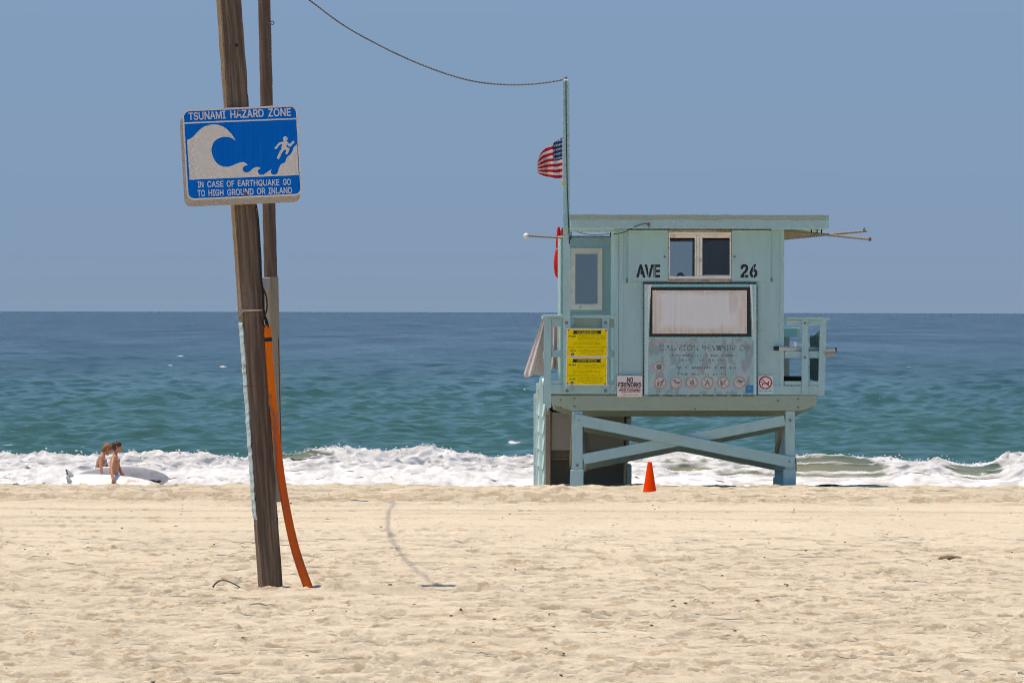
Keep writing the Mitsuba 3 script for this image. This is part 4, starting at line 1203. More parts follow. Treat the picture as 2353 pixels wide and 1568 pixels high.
pp = thing('white_pipe', 'white pipe stored across the right railing of the tower', 'pipe')
q0, q1 = at(1788, 800, DF - .055), at(1917, 802.5, DF + .26)
put('tube', tube([q0, q1], .030, 16), 'mat_pipe', pp, smooth=40)
put('end_cap', tube([at(1778.5, 800, DF - .075), at(1788, 800, DF - .055)], .031, 12), 'mat_black', pp)
put('end_cap', tube([at(1917, 802.5, DF + .26), at(1921, 802.6, DF + .27)], .030, 12), 'mat_rust', pp)
put('paper_cup', lathe([(.001, 0), (.024, 0), (.032, .075), (.001, .075)], 14).apply_translation(at(1827, 796.5, DF + .04)), 'mat_board_white', label='small white cup on the white pipe', cat='cup')
m = trimesh.creation.icosphere(2, 1.0); m.apply_scale([.075, .04, .035]); m.apply_translation(at(1906, 813, DF - .05))
put('dry_bag', m, 'mat_bare_wood', smooth=True, label='tan bundle hanging under the right end of the white pipe', cat='bundle')

# traffic cone
dC = 63.05
c0 = at(1492.5, 1137.0, dC)
cn = thing('traffic_cone', 'bright orange traffic cone standing on the sand before the tower', 'traffic cone')
hC = at(0, 1057, dC)[2] - c0[2]
wC = 33.5 / FPX * dC
ss = np.linspace(0, 1, 14)
pr = [(wC / 2 * (1 - s) ** 1.0 * .93 + .024 * s + .012 * math.sin(math.pi * s) * 0 + .004, .02 + s * (hC - .02)) for s in ss]
m = lathe([(.001, .02)] + pr + [(.016, hC + .001), (.014, hC - .05), (.001, hC - .05)], 32); m.apply_translation(c0)
put('body', m, 'mat_cone', cn, smooth=50)
m = cbox([-wC / 2, -wC / 2, -.03], [wC / 2, wC / 2, .022], .006); m.apply_transform(trimesh.transformations.rotation_matrix(.12, [0, 0, 1])); m.apply_translation(c0)
put('base', m, 'mat_cone', cn)

# ------------------------------------------------------------------ the near sign post
dP = 41.5
sp = thing('wooden_post', 'tall leaning square wooden post carrying the blue tsunami sign', 'post')
YAW = math.radians(-13.5)
b0, t0 = at(622, 1356, dP), at(525.5, 0, dP)
axis = (t0 - b0) / (t0[2] - b0[2])                        # per metre of height
axis[1] = 0.01
Hp = 8.6
wP = .192


def along(h, sx=0.0, sy=0.0):
    """A point of the post at the height h, off its axis by sx, sy in the post's own turned frame."""
    c, s = math.cos(YAW), math.sin(YAW)
    return b0 + axis * h + np.array([c * sx + s * sy, -s * sx + c * sy, 0])


def post_piece(h0, h1, x0, x1, y0, y1, n=40, seed=0, jag=.0015):
    r = np.random.default_rng(seed)
    hs = np.linspace(h0, h1, n)
    ring = [(x0, y0), (x1, y0), (x1, y1), (x0, y1)]
    c = .006
    cor = []
    for k in range(4):
        a_, p_, n_ = np.array(ring[k]), np.array(ring[k - 1]), np.array(ring[(k + 1) % 4])
        cor += [a_ + (p_ - a_) / np.linalg.norm(p_ - a_) * c, a_ + (n_ - a_) / np.linalg.norm(n_ - a_) * c]
    v = []
    for h in hs:
        j = r.normal(0, jag, 2)
        for q in cor: v.append(along(h, q[0] + j[0] + r.normal(0, jag * .5), q[1] + j[1]))
    m = len(cor)
    f = []
    for i in range(n - 1):
        for k in range(m):
            kk = (k + 1) % m
            f += [[i * m + k, i * m + kk, (i + 1) * m + kk], [i * m + k, (i + 1) * m + kk, (i + 1) * m + k]]
    v += [along(h0), along(h1)]
    for k in range(m):
        kk = (k + 1) % m
        f += [[n * m, kk, k], [n * m + 1, (n - 1) * m + k, (n - 1) * m + kk]]
    t_ = trimesh.Trimesh(np.array(v), np.array(f), process=False)
    t_.fix_normals()
    return t_


hw = wP / 2
put('timber', post_piece(-.35, Hp, -hw, hw, -hw, hw, 110, 1, .0012), 'mat_post', sp)
hz = lambda oy: (at(560, oy, dP)[2] - b0[2])
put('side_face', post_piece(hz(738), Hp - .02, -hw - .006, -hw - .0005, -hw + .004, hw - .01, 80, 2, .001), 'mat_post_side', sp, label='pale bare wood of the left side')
put('painted_side', post_piece(hz(1192), hz(740), -hw - .010, -hw - .0005, -hw + .002, hw - .01, 60, 3, .0022), 'mat_flaking', sp, label='flaking pale blue paint on the left side')
put('wire_band', tube([along(hz(886), x, y) for x, y in ((-hw - .014, -hw - .004), (hw + .004, -hw - .004), (hw + .004, hw), (-hw - .014, hw), (-hw - .014, -hw - .004))], .0035, 6), 'mat_rust', sp)
put('pale_crack', tube([along(hz(y), x, -hw - .0005) for y, x in ((-20, -.045), (30, -.040), (70, -.036), (103, -.036))], .0035, 5), 'mat_post_side', sp)
for (ox, oy) in ((538, 105), (540, 262)):
    q = at(ox, oy, dP)
    h = q[2] - b0[2]
    x = (q[0] - (b0 + axis * h)[0]) / math.cos(YAW)
    put('knot', trimesh.creation.icosphere(2, .016).apply_scale([1, .3, 1.1]).apply_translation(along(h, x, -hw)), 'mat_ink', sp)
put('top_plate', post_piece(Hp, Hp + .12, -.16, .16, -.14, .14, 3, 5, 0), 'mat_post', sp)

# cord tied round the post
cd = thing('cord', 'pale cord knotted round the near wooden post above the paint', 'cord')
loop = [along(hz(714), -hw - .02, -hw - .008), along(hz(713), 0, -hw - .010), along(hz(711.5), hw + .01, -hw - .008), along(hz(710), hw + .012, hw), along(hz(711), -hw - .02, hw + .008), along(hz(714), -hw - .02, -hw - .008)]
put('loop', tube(loop, .008, 6), 'mat_rope', cd)
put('knot', trimesh.creation.icosphere(2, .020).apply_translation(at(557, 713, dP - .15)), 'mat_rope', cd)
put('loose_end', tube(spline([at(557, 713, dP - .15), at(553, 719, dP - .16), at(550, 723, dP - .16), at(543, 724, dP - .15)], 10), .008, 6), 'mat_rope', cd)
put('loose_end', tube(spline([at(557, 712, dP - .15), at(551, 712.5, dP - .16), at(545, 712, dP - .16)], 8), .006, 6), 'mat_rope', cd)

# orange conduit and the cables that run into it
dO = 41.42
co = thing('orange_conduit', 'bent orange plastic conduit leaning against the near post', 'conduit')
pts = [(614.5, 748), (617, 790), (622, 860), (627, 920), (633, 980), (640, 1050), (651, 1130), (664, 1200), (681, 1270), (697, 1318), (713, 1362)]
cp = spline([at(x, y, dO - .02 * i / 10) for i, (x, y) in enumerate(pts)], 70)
rad = np.interp(np.linspace(0, 1, 70), [0, .5, 1], [.032, .035, .042])
put('pipe', tube(cp, rad, 20), 'mat_conduit', co, smooth=50)
put('tape_ring', tube(cp[3:5], .0345, 18), 'mat_rubber', co)
cb = thing('black_cable', 'thin black cables running down the right edge of the near post into the conduit', 'cable')
put('strand', tube(spline([along(hz(464), hw + .004, -hw * .2), at(592, 500, dO), at(596, 560, dO), at(598.5, 600, dO), at(600, 640, dO), at(605, 680, dO), at(606, 715, dO), at(610, 735, dO), at(614, 752, dO)], 40), .011, 7), 'mat_rubber', cb)
put('strand', tube(spline([at(603, 660, dO - .02), at(609, 672, dO - .02), at(613.5, 700, dO - .02), at(611, 718, dO - .02), at(605, 730, dO - .02), at(611, 752, dO - .02)], 30), .0075, 7), 'mat_rubber', cb)
put('strand', tube(spline([at(600, 650, dO - .03), at(603.5, 690, dO - .03), at(605.5, 715, dO - .03), at(613.5, 735, dO - .03), at(616, 752, dO - .03)], 30), .0065, 7), 'mat_rubber', cb)
put('black_wire', tube(spline([at(622, 907, dO - .06), at(617, 917, dO - .06), at(619, 930, dO - .06), at(628, 955, dO - .06), at(631, 1000, dO - .06), at(632, 1060, dO - .06), at(634, 1110, dO - .06), at(633, 1160, dO - .06), at(634, 1200, dO - .06)], 50), .006, 6), 'mat_cable', label='thin dark wire looping down between the near post and the conduit', cat='wire')

# ------------------------------------------------------------------ the tsunami sign
sg = thing('hazard_sign', 'blue and white tsunami hazard zone sign with a wave picture', 'sign')
dS = dP - .19
O = at(421.5, 460.5, dS)                                  # lower left corner of the face
ex = at(686, 449, dS) - O; ex[1] = 0
ey = at(418, 252.5, dS) - at(430, 460.5, dS); ey[1] = 0
O = at(430, 460.5, dS)
SWd, SHt = np.linalg.norm(ex), np.linalg.norm(ey)


def face(shape, lift, thick):
    """A flat shape given in the sign's own square (0..100 wide, 0..80 tall), lift metres before its face."""
    out = []
    for g in getattr(shape, 'geoms', [shape]):
        if g.is_empty: continue
        m = trimesh.creation.extrude_polygon(g, thick, engine='earcut')
        v = m.vertices
        P_ = O + np.outer(v[:, 0] / 100, ex) + np.outer(v[:, 1] / 80, ey)
        P_[:, 1] = dS - lift - (v[:, 2])
        m.vertices = P_
        out.append(m)
    m = trimesh.util.concatenate(out)
    return m


def rrect(x0, y0, x1, y1, r): return sbox(x0 + r, y0 + r, x1 - r, y1 - r).buffer(r, 10)


put('plate', face(rrect(0, 0, 100, 80, 6), -.012, .012), 'mat_sign_white', sg, label='white sheet with rounded corners')
put('blue_ground', face(rrect(1.4, 1.6, 98.6, 78.4, 5), .0006, .0012), 'mat_sign_blue', sg)
# backing board, set lower and to the left
bb = thing('backing_board', 'tan plywood board with rounded corners behind the blue tsunami sign', 'board')
O2 = O + at(419, 470, dS + .03) - at(423, 460.5, dS + .03)
m = face(rrect(-2.6, -5.5, 98.0, 74.0, 6), -.055, .036)
put('sheet', m, 'mat_plywood', bb)
# zoom coordinates of the picture on the sign (x right, y down) -> sign square
zx0, zy0 = np.array([160.0, 240.0]), None
corner = dict(tl=(157, 238), tr=(1500, 172), br=(1562, 1250), bl=(207, 1330))


def zs(x, y):
    """From the enlarged view of the sign to the sign's square, by its four corners."""
    u, w = .5, .5
    tl, tr, br_, bl = (np.array(corner[k], float) for k in ('tl', 'tr', 'br', 'bl'))
    for _ in range(20):
        f = bl * (1 - u) * (1 - w) + br_ * u * (1 - w) + tr * u * w + tl * (1 - u) * w - (x, y)
        du = (br_ - bl) * (1 - w) + (tr - tl) * w
        dw = (tl - bl) * (1 - u) + (tr - br_) * u
        s_ = np.linalg.solve(np.stack([du, dw], 1), -f)
        u, w = u + s_[0], w + s_[1]
    return u * 100, w * 80


zp = lambda pts: Polygon([zs(x, y) for x, y in pts]).buffer(0)


def smooth_ring(pts, sharp=()):
    """A closed outline drawn through these points, rounded except at the sharp ones."""
    out, n = [], len(pts)
    P_ = np.array(pts, float)
    for i in range(n):
        p0, p1, p2, p3 = P_[i - 1], P_[i], P_[(i + 1) % n], P_[(i + 2) % n]
        m1 = (p2 - p0) / 2 if i not in sharp else (p2 - p1) * .6
        m2 = (p3 - p1) / 2 if (i + 1) % n not in sharp else (p2 - p1) * .6
        for s_ in np.linspace(0, 1, 8, endpoint=False):
            h = [2 * s_**3 - 3 * s_**2 + 1, s_**3 - 2 * s_**2 + s_, -2 * s_**3 + 3 * s_**2, s_**3 - s_**2]
            out.append(h[0] * p1 + h[1] * m1 + h[2] * p2 + h[3] * m2)
    return out


wave = [(212, 603), (280, 565), (370, 470), (450, 425), (545, 412), (640, 440), (715, 505), (760, 565), (780, 605), (725, 570), (660, 560), (590, 575), (530, 620), (500, 700), (505, 770), (530, 835), (570, 885), (640, 918), (710, 915),
        (780, 885), (850, 862), (890, 868), (925, 895), (890, 905), (865, 930), (868, 965), (900, 985), (940, 975), (985, 935), (1030, 918), (1075, 930), (1045, 950), (1040, 980), (1065, 1008), (1110, 1005), (1160, 970), (1200, 940), (1192, 970), (1205, 1000), (1245, 1006), (1270, 985), (1290, 920), (1315, 880), (1360, 855), (1380, 800), (1420, 765), (1450, 715), (1460, 680), (1500, 640), (1520, 1008), (238, 1080)]
put('wave_picture', face(zp(smooth_ring(wave, (0, 8, 22, 30, 36, 48, 49, 50))), .0020, .0012), 'mat_sign_white', sg, label='white curling wave and slope')


def zl(pts, w): return LineString([zs(x, y) for x, y in pts]).buffer(w, 6)


runner = [Point(zs(1362, 577)).buffer(2.05, 12), zl([(1360, 628), (1345, 680)], 2.1), zl([(1348, 622), (1295, 635), (1250, 690)], .95), zl([(1385, 628), (1415, 660), (1455, 615)], .95), zl([(1345, 690), (1310, 735), (1280, 805)], 1.15), zl([(1350, 690), (1398, 700), (1378, 748)], 1.1)]
put('runner_picture', face(unary_union(runner), .0020, .0012), 'mat_sign_white', sg, label='white running figure fleeing uphill')
put('top_line', face(zp([(172, 390), (1503, 328), (1504, 344), (173, 408)]), .0020, .0012), 'mat_sign_white', sg)


def sign_text(s, xl, yl, xr, yr, cap, label):
    """Capitals standing on the line from (xl, yl) to (xr, yr) of the enlarged view, cap tall."""
    a_, b_ = np.array(zs(xl, yl)), np.array(zs(xr, yr))
    hgt = zs(xl, yl - cap)[1] - a_[1]
    Lw = np.linalg.norm(b_ - a_)
    t = text(s, hgt, Lw, True)
    t = aff.rotate(t, math.degrees(math.atan2(b_[1] - a_[1], b_[0] - a_[0])), origin=(0, 0))
    t = aff.translate(t, a_[0], a_[1])
    put('lettering', face(t, .0020, .0012), 'mat_sign_white', sg, label=label)


sign_text('TSUNAMI', 235, 362, 668, 336, 88, 'white words TSUNAMI')
sign_text('HAZARD', 722, 336, 1112, 314, 90, 'white word HAZARD')
sign_text('ZONE', 1165, 312, 1430, 302, 90, 'white word ZONE')
labels[f'{sg}__lettering']['label'] = 'white word TSUNAMI'
for s, a_, b_, y0, y1 in (('IN', 336, 402, 1172, 1168), ('CASE', 445, 635, 1166, 1160), ('OF', 675, 765, 1158, 1154), ('EARTHQUAKE', 805, 1292, 1150, 1132), ('GO', 1335, 1428, 1128, 1125)):
    sign_text(s, a_, y0, b_, y1, 70, f'white word {s}')
for s, a_, b_, y0, y1 in (('TO', 332, 418, 1278, 1274), ('HIGH', 460, 636, 1271, 1264), ('GROUND', 680, 990, 1262, 1246), ('OR', 1030, 1128, 1243, 1238), ('INLAND', 1165, 1442, 1236, 1226)):
    sign_text(s, a_, y0, b_, y1, 72, f'white word {s}')
for x, y in ((830, 262), (892, 1232)):
    a_ = np.array(zs(x, y))
    c = O + ex * a_[0] / 100 + ey * a_[1] / 80
    m = trimesh.creation.icosphere(2, .017); m.apply_scale([1, .5, 1]); m.apply_translation([c[0], dS - .006, c[2]])
    put('bolt', m, 'mat_rust', sg, label='rusty bolt head')

# ------------------------------------------------------------------ the far pole
dF2 = 60.2
fpz = thing('utility_pole', 'round brown wooden pole with a tan sleeve standing behind the near post', 'pole')
b2, t2 = at(634, 1158, dF2), at(606.5, 0, dF2)
ax2 = (t2 - b2) / (t2[2] - b2[2])
ax2[1] = 0.01
Hq = (at(600, -85, dF2) - b2)[2]
rr2 = np.random.default_rng(9)
hs = np.linspace(-.3, Hq, 60)
pts = [b2 + ax2 * h + [rr2.normal(0, .0015), 0, 0] for h in hs]
put('shaft', tube(pts, np.interp(hs, [0, Hq], [.092, .080]), 18), 'mat_pole', fpz, smooth=50)
h0, h1 = -.3, (at(620, 636, dF2) - b2)[2]
put('sleeve', tube([b2 + ax2 * h for h in np.linspace(h0, h1, 12)], .100, 20), 'mat_sleeve', fpz, smooth=50, label='tan painted metal sleeve')
put('sleeve_seam', tube([b2 + ax2 * h + [.085, -.055, 0] for h in np.linspace(.2, h1 - .8, 8)], .006, 6), 'mat_ink', fpz)
q = at(611.5, 652, dF2 - .12)
put('junction_box', cbox(q - [.065, .04, .075], q + [.055, .03, .085], .006), 'mat_grey_box', fpz, label='small grey junction box')
q = at(625.5, 53, dF2)
put('eye_bolt', [trimesh.creation.torus(.022, .007, 14, 8).apply_transform(trimesh.transformations.rotation_matrix(math.pi / 2, [1, 0, 0])).apply_translation(q), tube([q - [.06, 0, 0], q - [.018, 0, 0]], .006, 6)], 'mat_bolt', fpz)
put('top_ring', tube([b2 + ax2 * (Hq - .02), b2 + ax2 * (Hq + .10)], .13, 12), 'mat_pole', fpz)

# rope from the far pole to the flagpole; a heavier line between the two poles, above the picture
ptop = b2 + ax2 * (Hq - .05)
rp_pts = [ptop, at(660, -35, 61.0), at(714, 3, 61.6), at(780, 52, 62.2), at(850, 93, 62.8), at(920, 128, 63.3), at(1000, 161, 63.8), at(1080, 185, 64.2), at(1150, 194, 64.5), at(1220, 193.5, 64.7), at(1294, 183, 64.88)]
cen = spline(rp_pts, 420)
th = np.linspace(0, 420 * .9, 420)
strands = []
for k in range(2):
    off = np.stack([.006 * np.cos(th + k * math.pi), np.zeros(420), .006 * np.sin(th + k * math.pi)], 1)
    strands.append(tube(cen + off, .0075, 5))
put('rope', strands, 'mat_cable', label='dark twisted rope sagging from the far pole to the flagpole', cat='rope')
pt1 = along(Hp - .05)
s_ = np.linspace(0, 1, 60)
line = np.array([pt1 * (1 - s) + ptop * s for s in s_])
line[:, 2] -= 4 * 0.55 * s_ * (1 - s_)
line[:, 0] += 4 * -0.10 * s_ * (1 - s_)
put('overhead_cable', tube(line, .011, 8), 'mat_cable', label='heavy cable hung between the two poles overhead', cat='cable')

# ------------------------------------------------------------------ small things on the sand
put('wire_loop', tube(spline([at(486, 1353, 41.6), at(492, 1343, 41.6), at(500, 1335, 41.58), at(511, 1331.5, 41.56), at(525, 1334.5, 41.55), at(540, 1341.5, 41.55), at(556, 1352, 41.6)], 30), np.linspace(.009, .006, 30), 7), 'mat_cable', label='stiff dark wire arching out of the sand left of the near post', cat='wire')


def lump(x, d, sx, sy, sz, seed, mat, name, label, cat):
    m = trimesh.creation.icosphere(3, 1.0)
    v = m.vertices
    f = 0.55 + 0.9 * meshkit.fbm(v * 1.6 + seed * 3.1, 3, seed)
    m.vertices = v * f[:, None] * [sx, sy, sz]
    m.apply_translation([x, d, sand_z(x, d) + sz * .25])
    put(name, m, mat, smooth=True, label=label, cat=cat)


q = at(1905, 1122, 66.4)
lump(q[0], 66.4, .19, .10, .022, 1, 'mat_kelp', 'kelp_clump', 'flat black clump of kelp on the sand crest right of the tower', 'kelp')
q = at(1955, 1122, 66.6)
lump(q[0], 66.6, .13, .08, .02, 2, 'mat_kelp', 'kelp_clump', 'smaller thin strip of kelp right of the larger clump', 'kelp')
q = at(1834, 1120, 65.4)
lump(q[0], 65.4, .035, .03, .035, 3, 'mat_kelp', 'dark_stone', 'small black stone at the foot of the right tower leg', 'stone')
q = at(2180, 1279, 0 + 47.0)
lump(q[0], 46.9, .11, .09, .05, 4, 'mat_twig', 'sand_clod', 'brown lump of wet sand lying far right on the beach', 'clod')
# bits of driftwood, kelp and shell
r = np.random.default_rng(23)
bits, shells = [], []
for k in range(330):
    d = 30 + 36 * r.random() ** 0.8
    x = (r.random() * 2 - 1) * d * 0.125
    s = r.uniform(.003, .009)
    m = trimesh.creation.icosphere(1, 1.0)
    m.vertices *= (0.6 + 0.8 * r.random((len(m.vertices), 1)))
    m.apply_scale([s * r.uniform(1, 2.6), s * r.uniform(1, 2.0), s * r.uniform(.5, 1)])
    m.apply_transform(trimesh.transformations.rotation_matrix(r.random() * 6.28, [0, 0, 1]))
    m.apply_translation([x, d, sand_z(x, d) + s * .3])
    (shells if k % 29 == 0 else bits).append(m)
put('beach_debris', bits, 'mat_twig', kind='stuff', label='small dark bits of driftwood and kelp strewn over the sand', cat='debris')
put('shell_bits', shells, 'mat_board_white', kind='stuff', label='tiny white bits of shell scattered on the sand', cat='shells')
# ------------------------------------------------------------------ two surfers below the crest of the beach
def sph(p, r, n=20):
    return m3.Manifold.sphere(float(r), n).translate([float(c) for c in p])


def bone(a, ra, b, rb, n=20):
    return m3.Manifold.batch_hull([sph(a, ra, n), sph(b, rb, n)])


def ell(p, r, n=28):
    return m3.Manifold.sphere(1.0, n).scale([float(c) for c in r]).translate([float(c) for c in p])


def to_tri(m):
    g = m.to_mesh()
    return trimesh.Trimesh(g.vert_properties[:, :3], g.tri_verts, process=True)


def hull(*m): return m3.Manifold.batch_hull(list(m))


def melt(items, fine, rounds=10):
    m = m3.Manifold.batch_boolean(items, m3.OpType.Add).refine_to_length(fine)
    t = to_tri(m)
    trimesh.smoothing.filter_taubin(t, lamb=.5, nu=.53, iterations=rounds)
    return t


def hand(w, dirn, palm, side, curl=1.0, s=1.0):
    """Palm and five fingers: w the wrist, dirn along the hand, palm the way the palm looks, side towards the thumb."""
    w, dirn, palm, side = (np.asarray(a_, float) for a_ in (w, dirn, palm, side))
    out = [hull(sph(w, .024 * s), sph(w + dirn * .075 * s + side * .028 * s, .014 * s), sph(w + dirn * .075 * s - side * .030 * s, .013 * s))]
    for k, (o, L) in enumerate(((.028, .070), (.009, .080), (-.011, .074), (-.030, .058))):
        p = w + dirn * .075 * s + side * o * s
        a_ = 0.25 * curl
        for seg in range(3):
            q = p + (dirn * math.cos(a_) + palm * math.sin(a_)) * L * s * (.42, .32, .26)[seg]
            out.append(bone(p, .0095 * s - .0008 * seg, q, .0088 * s - .0010 * seg, 10))
            p, a_ = q, a_ + .62 * curl
    p = w + dirn * .022 * s + side * .024 * s
    q = p + (side * .75 + dirn * .6 + palm * .25) * .038 * s
    out += [bone(p, .013 * s, q, .010 * s, 10), bone(q, .010 * s, q + (dirn * .85 + palm * .5 + side * .1) * .030 * s, .008 * s, 10)]
    return out


def surfer(key, feet, skin_mat, hair_mat, short_mat, lean, bow, arm, hair_kind):
    """A bare-chested teenager walking to the right (+x). His right side (-y) is the near one."""
    H = 1.60
    pel = np.array([0, 0, .84])
    up_ = np.array([math.sin(lean), 0, math.cos(lean)])
    fw = np.array([math.cos(lean), 0, -math.sin(lean)])
    ch = pel + up_ * .30
    nk = pel + up_ * .49 + fw * .005
    hd_up = np.array([math.sin(lean + bow), 0, math.cos(lean + bow)])
    hd_fw = np.array([math.cos(lean + bow), 0, -math.sin(lean + bow)])
    hc = nk + hd_up * .155 + hd_fw * .028
    Y = np.array([0, 1.0, 0])
    it = []
    # trunk
    it.append(hull(ell(pel, (.105, .145, .09)), ell(pel + up_ * .13, (.088, .122, .07))))
    it.append(hull(ell(pel + up_ * .13, (.088, .122, .07)), ell(ch + up_ * .03 + fw * .01, (.105, .150, .10))))
    it.append(hull(ell(ch + up_ * .03 + fw * .01, (.105, .150, .10)), ell(nk - up_ * .075, (.070, .150, .045))))
    it.append(hull(ell(nk - up_ * .06, (.055, .10, .04)), sph(nk + up_ * .0, .050)))
    it.append(ell(ch + up_ * .06 + fw * .075 - Y * .06, (.040, .065, .055)))
    it.append(ell(ch + up_ * .06 + fw * .075 + Y * .06, (.040, .065, .055)))
    it.append(hull(sph(nk - up_ * .02, .050), sph(hc - hd_up * .07 - hd_fw * .015, .047)))
    # head: skull, face, jaw, nose, lips, brow, ears
    it.append(ell(hc, (.092, .074, .098)))
    it.append(hull(ell(hc + hd_fw * .02 - hd_up * .03, (.062, .060, .06)), sph(hc + hd_fw * .062 - hd_up * .098, .022)))
    it.append(hull(sph(hc + hd_fw * .088 + hd_up * .012, .010), sph(hc + hd_fw * .108 - hd_up * .028, .012), sph(hc + hd_fw * .082 - hd_up * .034, .015)))
    it.append(hull(sph(hc + hd_fw * .086 - hd_up * .056 + Y * .014, .009), sph(hc + hd_fw * .086 - hd_up * .056 - Y * .014, .009)))
    it.append(hull(sph(hc + hd_fw * .080 + hd_up * .022 + Y * .035, .012), sph(hc + hd_fw * .080 + hd_up * .022 - Y * .035, .012)))
    for s in (1, -1):
        it.append(hull(sph(hc + Y * s * .074 + hd_up * .012 - hd_fw * .005, .014), sph(hc + Y * s * .072 - hd_up * .026 + hd_fw * .003, .010)))
    # arms
    for s, (el, wr, hdir, pdir, tdir) in arm.items():
        sh = nk - up_ * .075 + Y * s * .165 - fw * .01
        el, wr = sh + np.array(el), sh + np.array(wr)
        it.append(hull(sph(sh, .054), sph(nk - up_ * .06 + Y * s * .08, .045)))
        it.append(bone(sh, .050, sh * .5 + el * .5, .043)); it.append(bone(sh * .5 + el * .5, .043, el, .034))
        it.append(bone(el, .034, el * .7 + wr * .3, .035)); it.append(bone(el * .7 + wr * .3, .035, wr, .023))
        it += hand(wr, hdir, pdir, tdir, 1.1)
    # legs in a walking step
    for s, kn, an in ((-1, (.17, .44), (.10, .08)), (1, (.02, .43), (-.26, .12))):
        hp, kn, an = pel + Y * s * .085 - np.array([0, 0, .03]), np.array([kn[0], s * .095, kn[1]]), np.array([an[0], s * .095, an[1]])
        it.append(bone(hp, .088, kn, .052)); it.append(bone(kn, .052, kn * .65 + an * .35 - np.array([.015, 0, 0]), .052)); it.append(bone(kn * .65 + an * .35 - np.array([.015, 0, 0]), .052, an, .034))
        it.append(hull(sph(an - [.03, 0, .04], .034), sph(an + [.13, 0, -.055], .022), sph(an + [.02, 0, 0], .03)))
    body = melt(it, .013, 8)
    put('body', body.apply_translation(feet), skin_mat, key, smooth=True)
    # shorts: waist to above the knee
    it = [hull(ell(pel + up_ * .065, (.112, .150, .035)), ell(pel - np.array([0, 0, .06]), (.122, .158, .07)))]
    for s, kn in ((-1, (.17, .44)), (1, (.02, .43))):
        hp, kn = pel + Y * s * .085 - np.array([0, 0, .03]), np.array([kn[0], s * .095, kn[1]])
        it.append(bone(hp, .104, hp * .28 + kn * .72, .092))
    put('shorts', melt(it, .02, 6).apply_translation(feet), short_mat, key, smooth=True)
    # hair
    back = hc - hd_fw * .012 + hd_up * .016
    if hair_kind == 'short':
        hm = ell(back, (.104, .085, .102)) - ell(hc + hd_fw * .060 - hd_up * .060, (.090, .12, .095)) - hull(sph(hc - hd_up * .17 - hd_fw * .1, .09), sph(hc - hd_up * .17 + hd_fw * .1, .09))
    else:
        hm = (ell(back, (.106, .087, .103)) + hull(ell(hc - hd_fw * .055 - hd_up * .02, (.058, .079, .065)), ell(hc - hd_fw * .045 - hd_up * .085, (.040, .062, .035)))) - ell(hc + hd_fw * .085 - hd_up * .075, (.085, .12, .085))
    t = to_tri(hm.refine_to_length(.010))
    v = t.vertices
    nr = t.vertex_normals
    t.vertices = v + nr * (0.026 * (meshkit.fbm(v * [34, 34, 18], 3, 5) - .5))[:, None]
    put('hair', t.apply_translation(feet), hair_mat, key, smooth=True)


def surfboard(key, length, wide, thick, M, mat, nose=.5, tail=.62, fins=()):
    """A board along local x (nose at +x), deck up +z; M places it."""
    n, k = 90, 36
    s = np.linspace(-1, 1, n)
    v, uv = [], []
    for i, a_ in enumerate(s):
        w = (1 - max(a_, 0) ** (2.2 if nose > .45 else 1.9)) ** .62 if a_ > 0 else (1 - (abs(a_)) ** 2.6 * (1 - .32 ** 1.6)) ** .62
        if a_ <= -1 + 1e-6: w *= .75
        w = max(w, .004) * wide / 2
        tk = thick / 2 * max(1 - abs(a_) ** 3.2, .06)
        rocker = .11 * max(a_, 0) ** 2.6 + .035 * max(-a_, 0) ** 2
        for j in range(k):
            t_ = 2 * math.pi * j / k
            c_, q_ = math.cos(t_), math.sin(t_)
            v.append([a_ * length / 2, w * math.copysign(abs(c_) ** .75, c_), rocker + tk * math.copysign(abs(q_) ** .8, q_)])
            uv.append([(a_ + 1) / 2, (c_ + 1) / 2])
    v += [[-length / 2, 0, .035], [length / 2, 0, .11]]; uv += [[0, .5], [1, .5]]
    f = []
    for i in range(n - 1):
        for j in range(k):
            jj = (j + 1) % k
            f += [[i * k + j, i * k + jj, (i + 1) * k + jj], [i * k + j, (i + 1) * k + jj, (i + 1) * k + j]]
    for j in range(k):
        jj = (j + 1) % k
        f += [[n * k, jj, j], [n * k + 1, (n - 1) * k + j, (n - 1) * k + jj]]
    t = trimesh.Trimesh(np.array(v), np.array(f), process=False)
    t.fix_normals()
    t.apply_transform(M)
    put('shell', t, mat, key, smooth=True, uv=np.array(uv))
    for fx, fy, fm in fins:
        sh = Polygon([(0, 0), (.13, 0), (.10, .05), (.06, .10), (-.01, .135), (-.02, .12), (.0, .06)])
        m = trimesh.creation.extrude_polygon(sh, .008, engine='earcut')
        q = m.vertices
        m.vertices = np.stack([q[:, 0] + fx, fy + q[:, 2], -q[:, 1] + .035 - thick * .30], 1)
        m.fix_normals()
        m.apply_transform(M)
        put('fin', m, fm, key)


def frame(origin, xa, za):
    xa = np.asarray(xa, float) / np.linalg.norm(xa)
    za = np.asarray(za, float) - xa * (np.asarray(za, float) @ xa); za /= np.linalg.norm(za)
    M = np.eye(4)
    M[:3, 0], M[:3, 1], M[:3, 2], M[:3, 3] = xa, np.cross(za, xa), za, origin
    return M


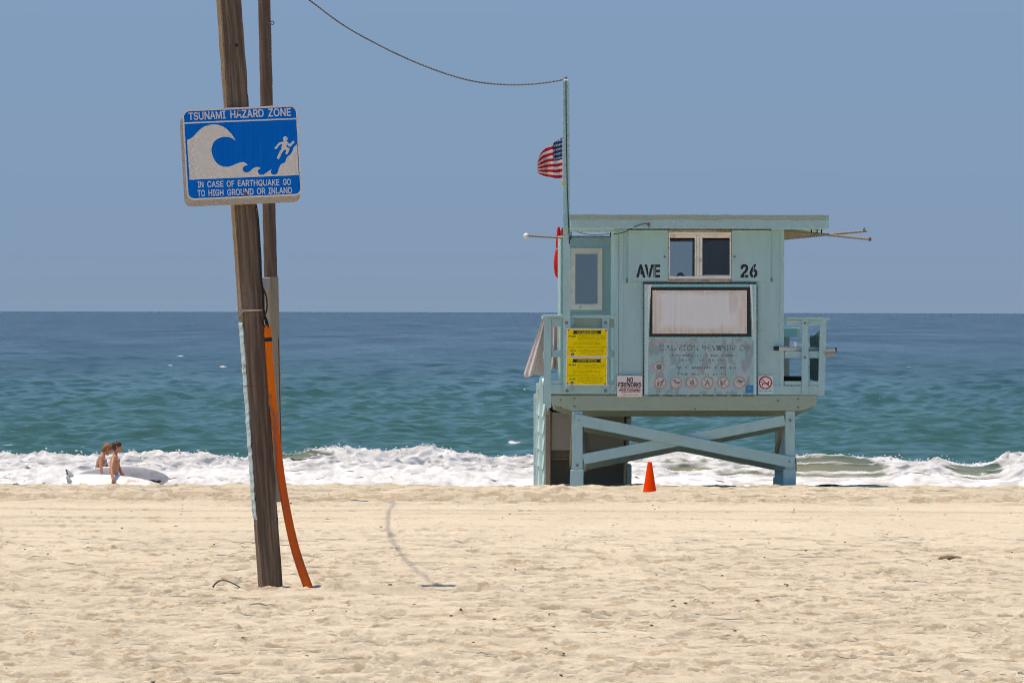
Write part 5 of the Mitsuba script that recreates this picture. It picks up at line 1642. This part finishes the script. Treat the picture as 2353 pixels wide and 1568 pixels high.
dA, dB = 93.6, 94.6
pA = thing('person', 'dark-haired bare-chested person in lilac shorts carrying the white surfboard', 'person')
hA = at(270, 1013, dA)
fA = np.array([at(266, 1050, dA)[0] - .05, dA, hA[2] - 1.595])
down = np.array([.12, 0, -1.0]); down /= np.linalg.norm(down)
arms_A = {-1: ((-.03, -.20, -.22), (.02, -.37, -.43), down, np.array([.0, 1.0, 0]), np.array([1.0, 0, .12])), 1: ((.10, .05, -.26), (.22, .02, -.46), np.array([.5, 0, -.86]), np.array([0, -1.0, 0]), np.array([.86, 0, .5]))}
surfer(pA, fA, 'mat_skin_tan', 'mat_hair_dark', 'mat_shorts_lilac', .06, .05, arms_A, 'short')
bA = thing('surfboard', 'white surfboard with pale fins held under the arm of the nearer surfer', 'surfboard')
c0_, c1_ = at(137, 1100, dA - .33), at(394, 1121, dA - .33)
mid = (c0_ + c1_) / 2
surfboard(bA, np.linalg.norm(c1_ - c0_), .46, .060, frame(mid + [0, .0, .03], c1_ - c0_, [0.0, .55, -.83]), 'mat_board_white', .5, .6,
          fins=((-.98, .10, 'mat_fin'), (-.98, -.12, 'mat_fin'), (-1.02, -.15, 'mat_fin_dark')))
pB = thing('person', 'sandy-haired person with a bowed head walking behind the nearer surfer', 'person')
hB = at(245, 1019, dB)
fB = np.array([at(238, 1060, dB)[0] - .12, dB, hB[2] - 1.53])
arms_B = {-1: ((.02, -.12, -.25), (.06, -.20, -.49), down, np.array([0, 1.0, 0]), np.array([1.0, 0, .1])), 1: ((.12, .04, -.25), (.26, .02, -.43), np.array([.5, 0, -.86]), np.array([0, -1.0, 0]), np.array([.86, 0, .5]))}
surfer(pB, fB, 'mat_skin_pink', 'mat_hair_sandy', 'mat_shorts_pale', .20, .38, arms_B, 'long')
bB = thing('surfboard', 'pale grey longboard with a dark mark near its round nose, held behind', 'surfboard')
c0_, c1_ = at(172, 1104, dB - .30), at(388, 1098, dB - .30)
mid = (c0_ + c1_) / 2
Mb = frame(mid + [0, 0, 0], c1_ - c0_, [0.0, 1.0, -.10])
surfboard(bB, np.linalg.norm(c1_ - c0_), .56, .07, Mb, 'mat_board_grey', .4, .6, fins=((-.92, .10, 'mat_fin'), (-.92, -.10, 'mat_fin')))
mk = [(.54, .06), (.62, .09), (.70, .07), (.78, .085), (.85, .05), (.80, .03), (.72, .045), (.66, .02), (.58, .035)]
sh = Polygon(mk)
m = trimesh.creation.extrude_polygon(sh, .003, engine='earcut')
q = m.vertices
L_ = np.linalg.norm(c1_ - c0_) / 2
a_ = q[:, 0] / 1.0
m.vertices = np.stack([q[:, 0] * L_, q[:, 1] * 1.0 + .0, .11 * (q[:, 0]) ** 2.6 - .040 - q[:, 2]], 1)
m.fix_normals(); m.apply_transform(Mb)
put('dark_mark', m, 'mat_ink', bB)
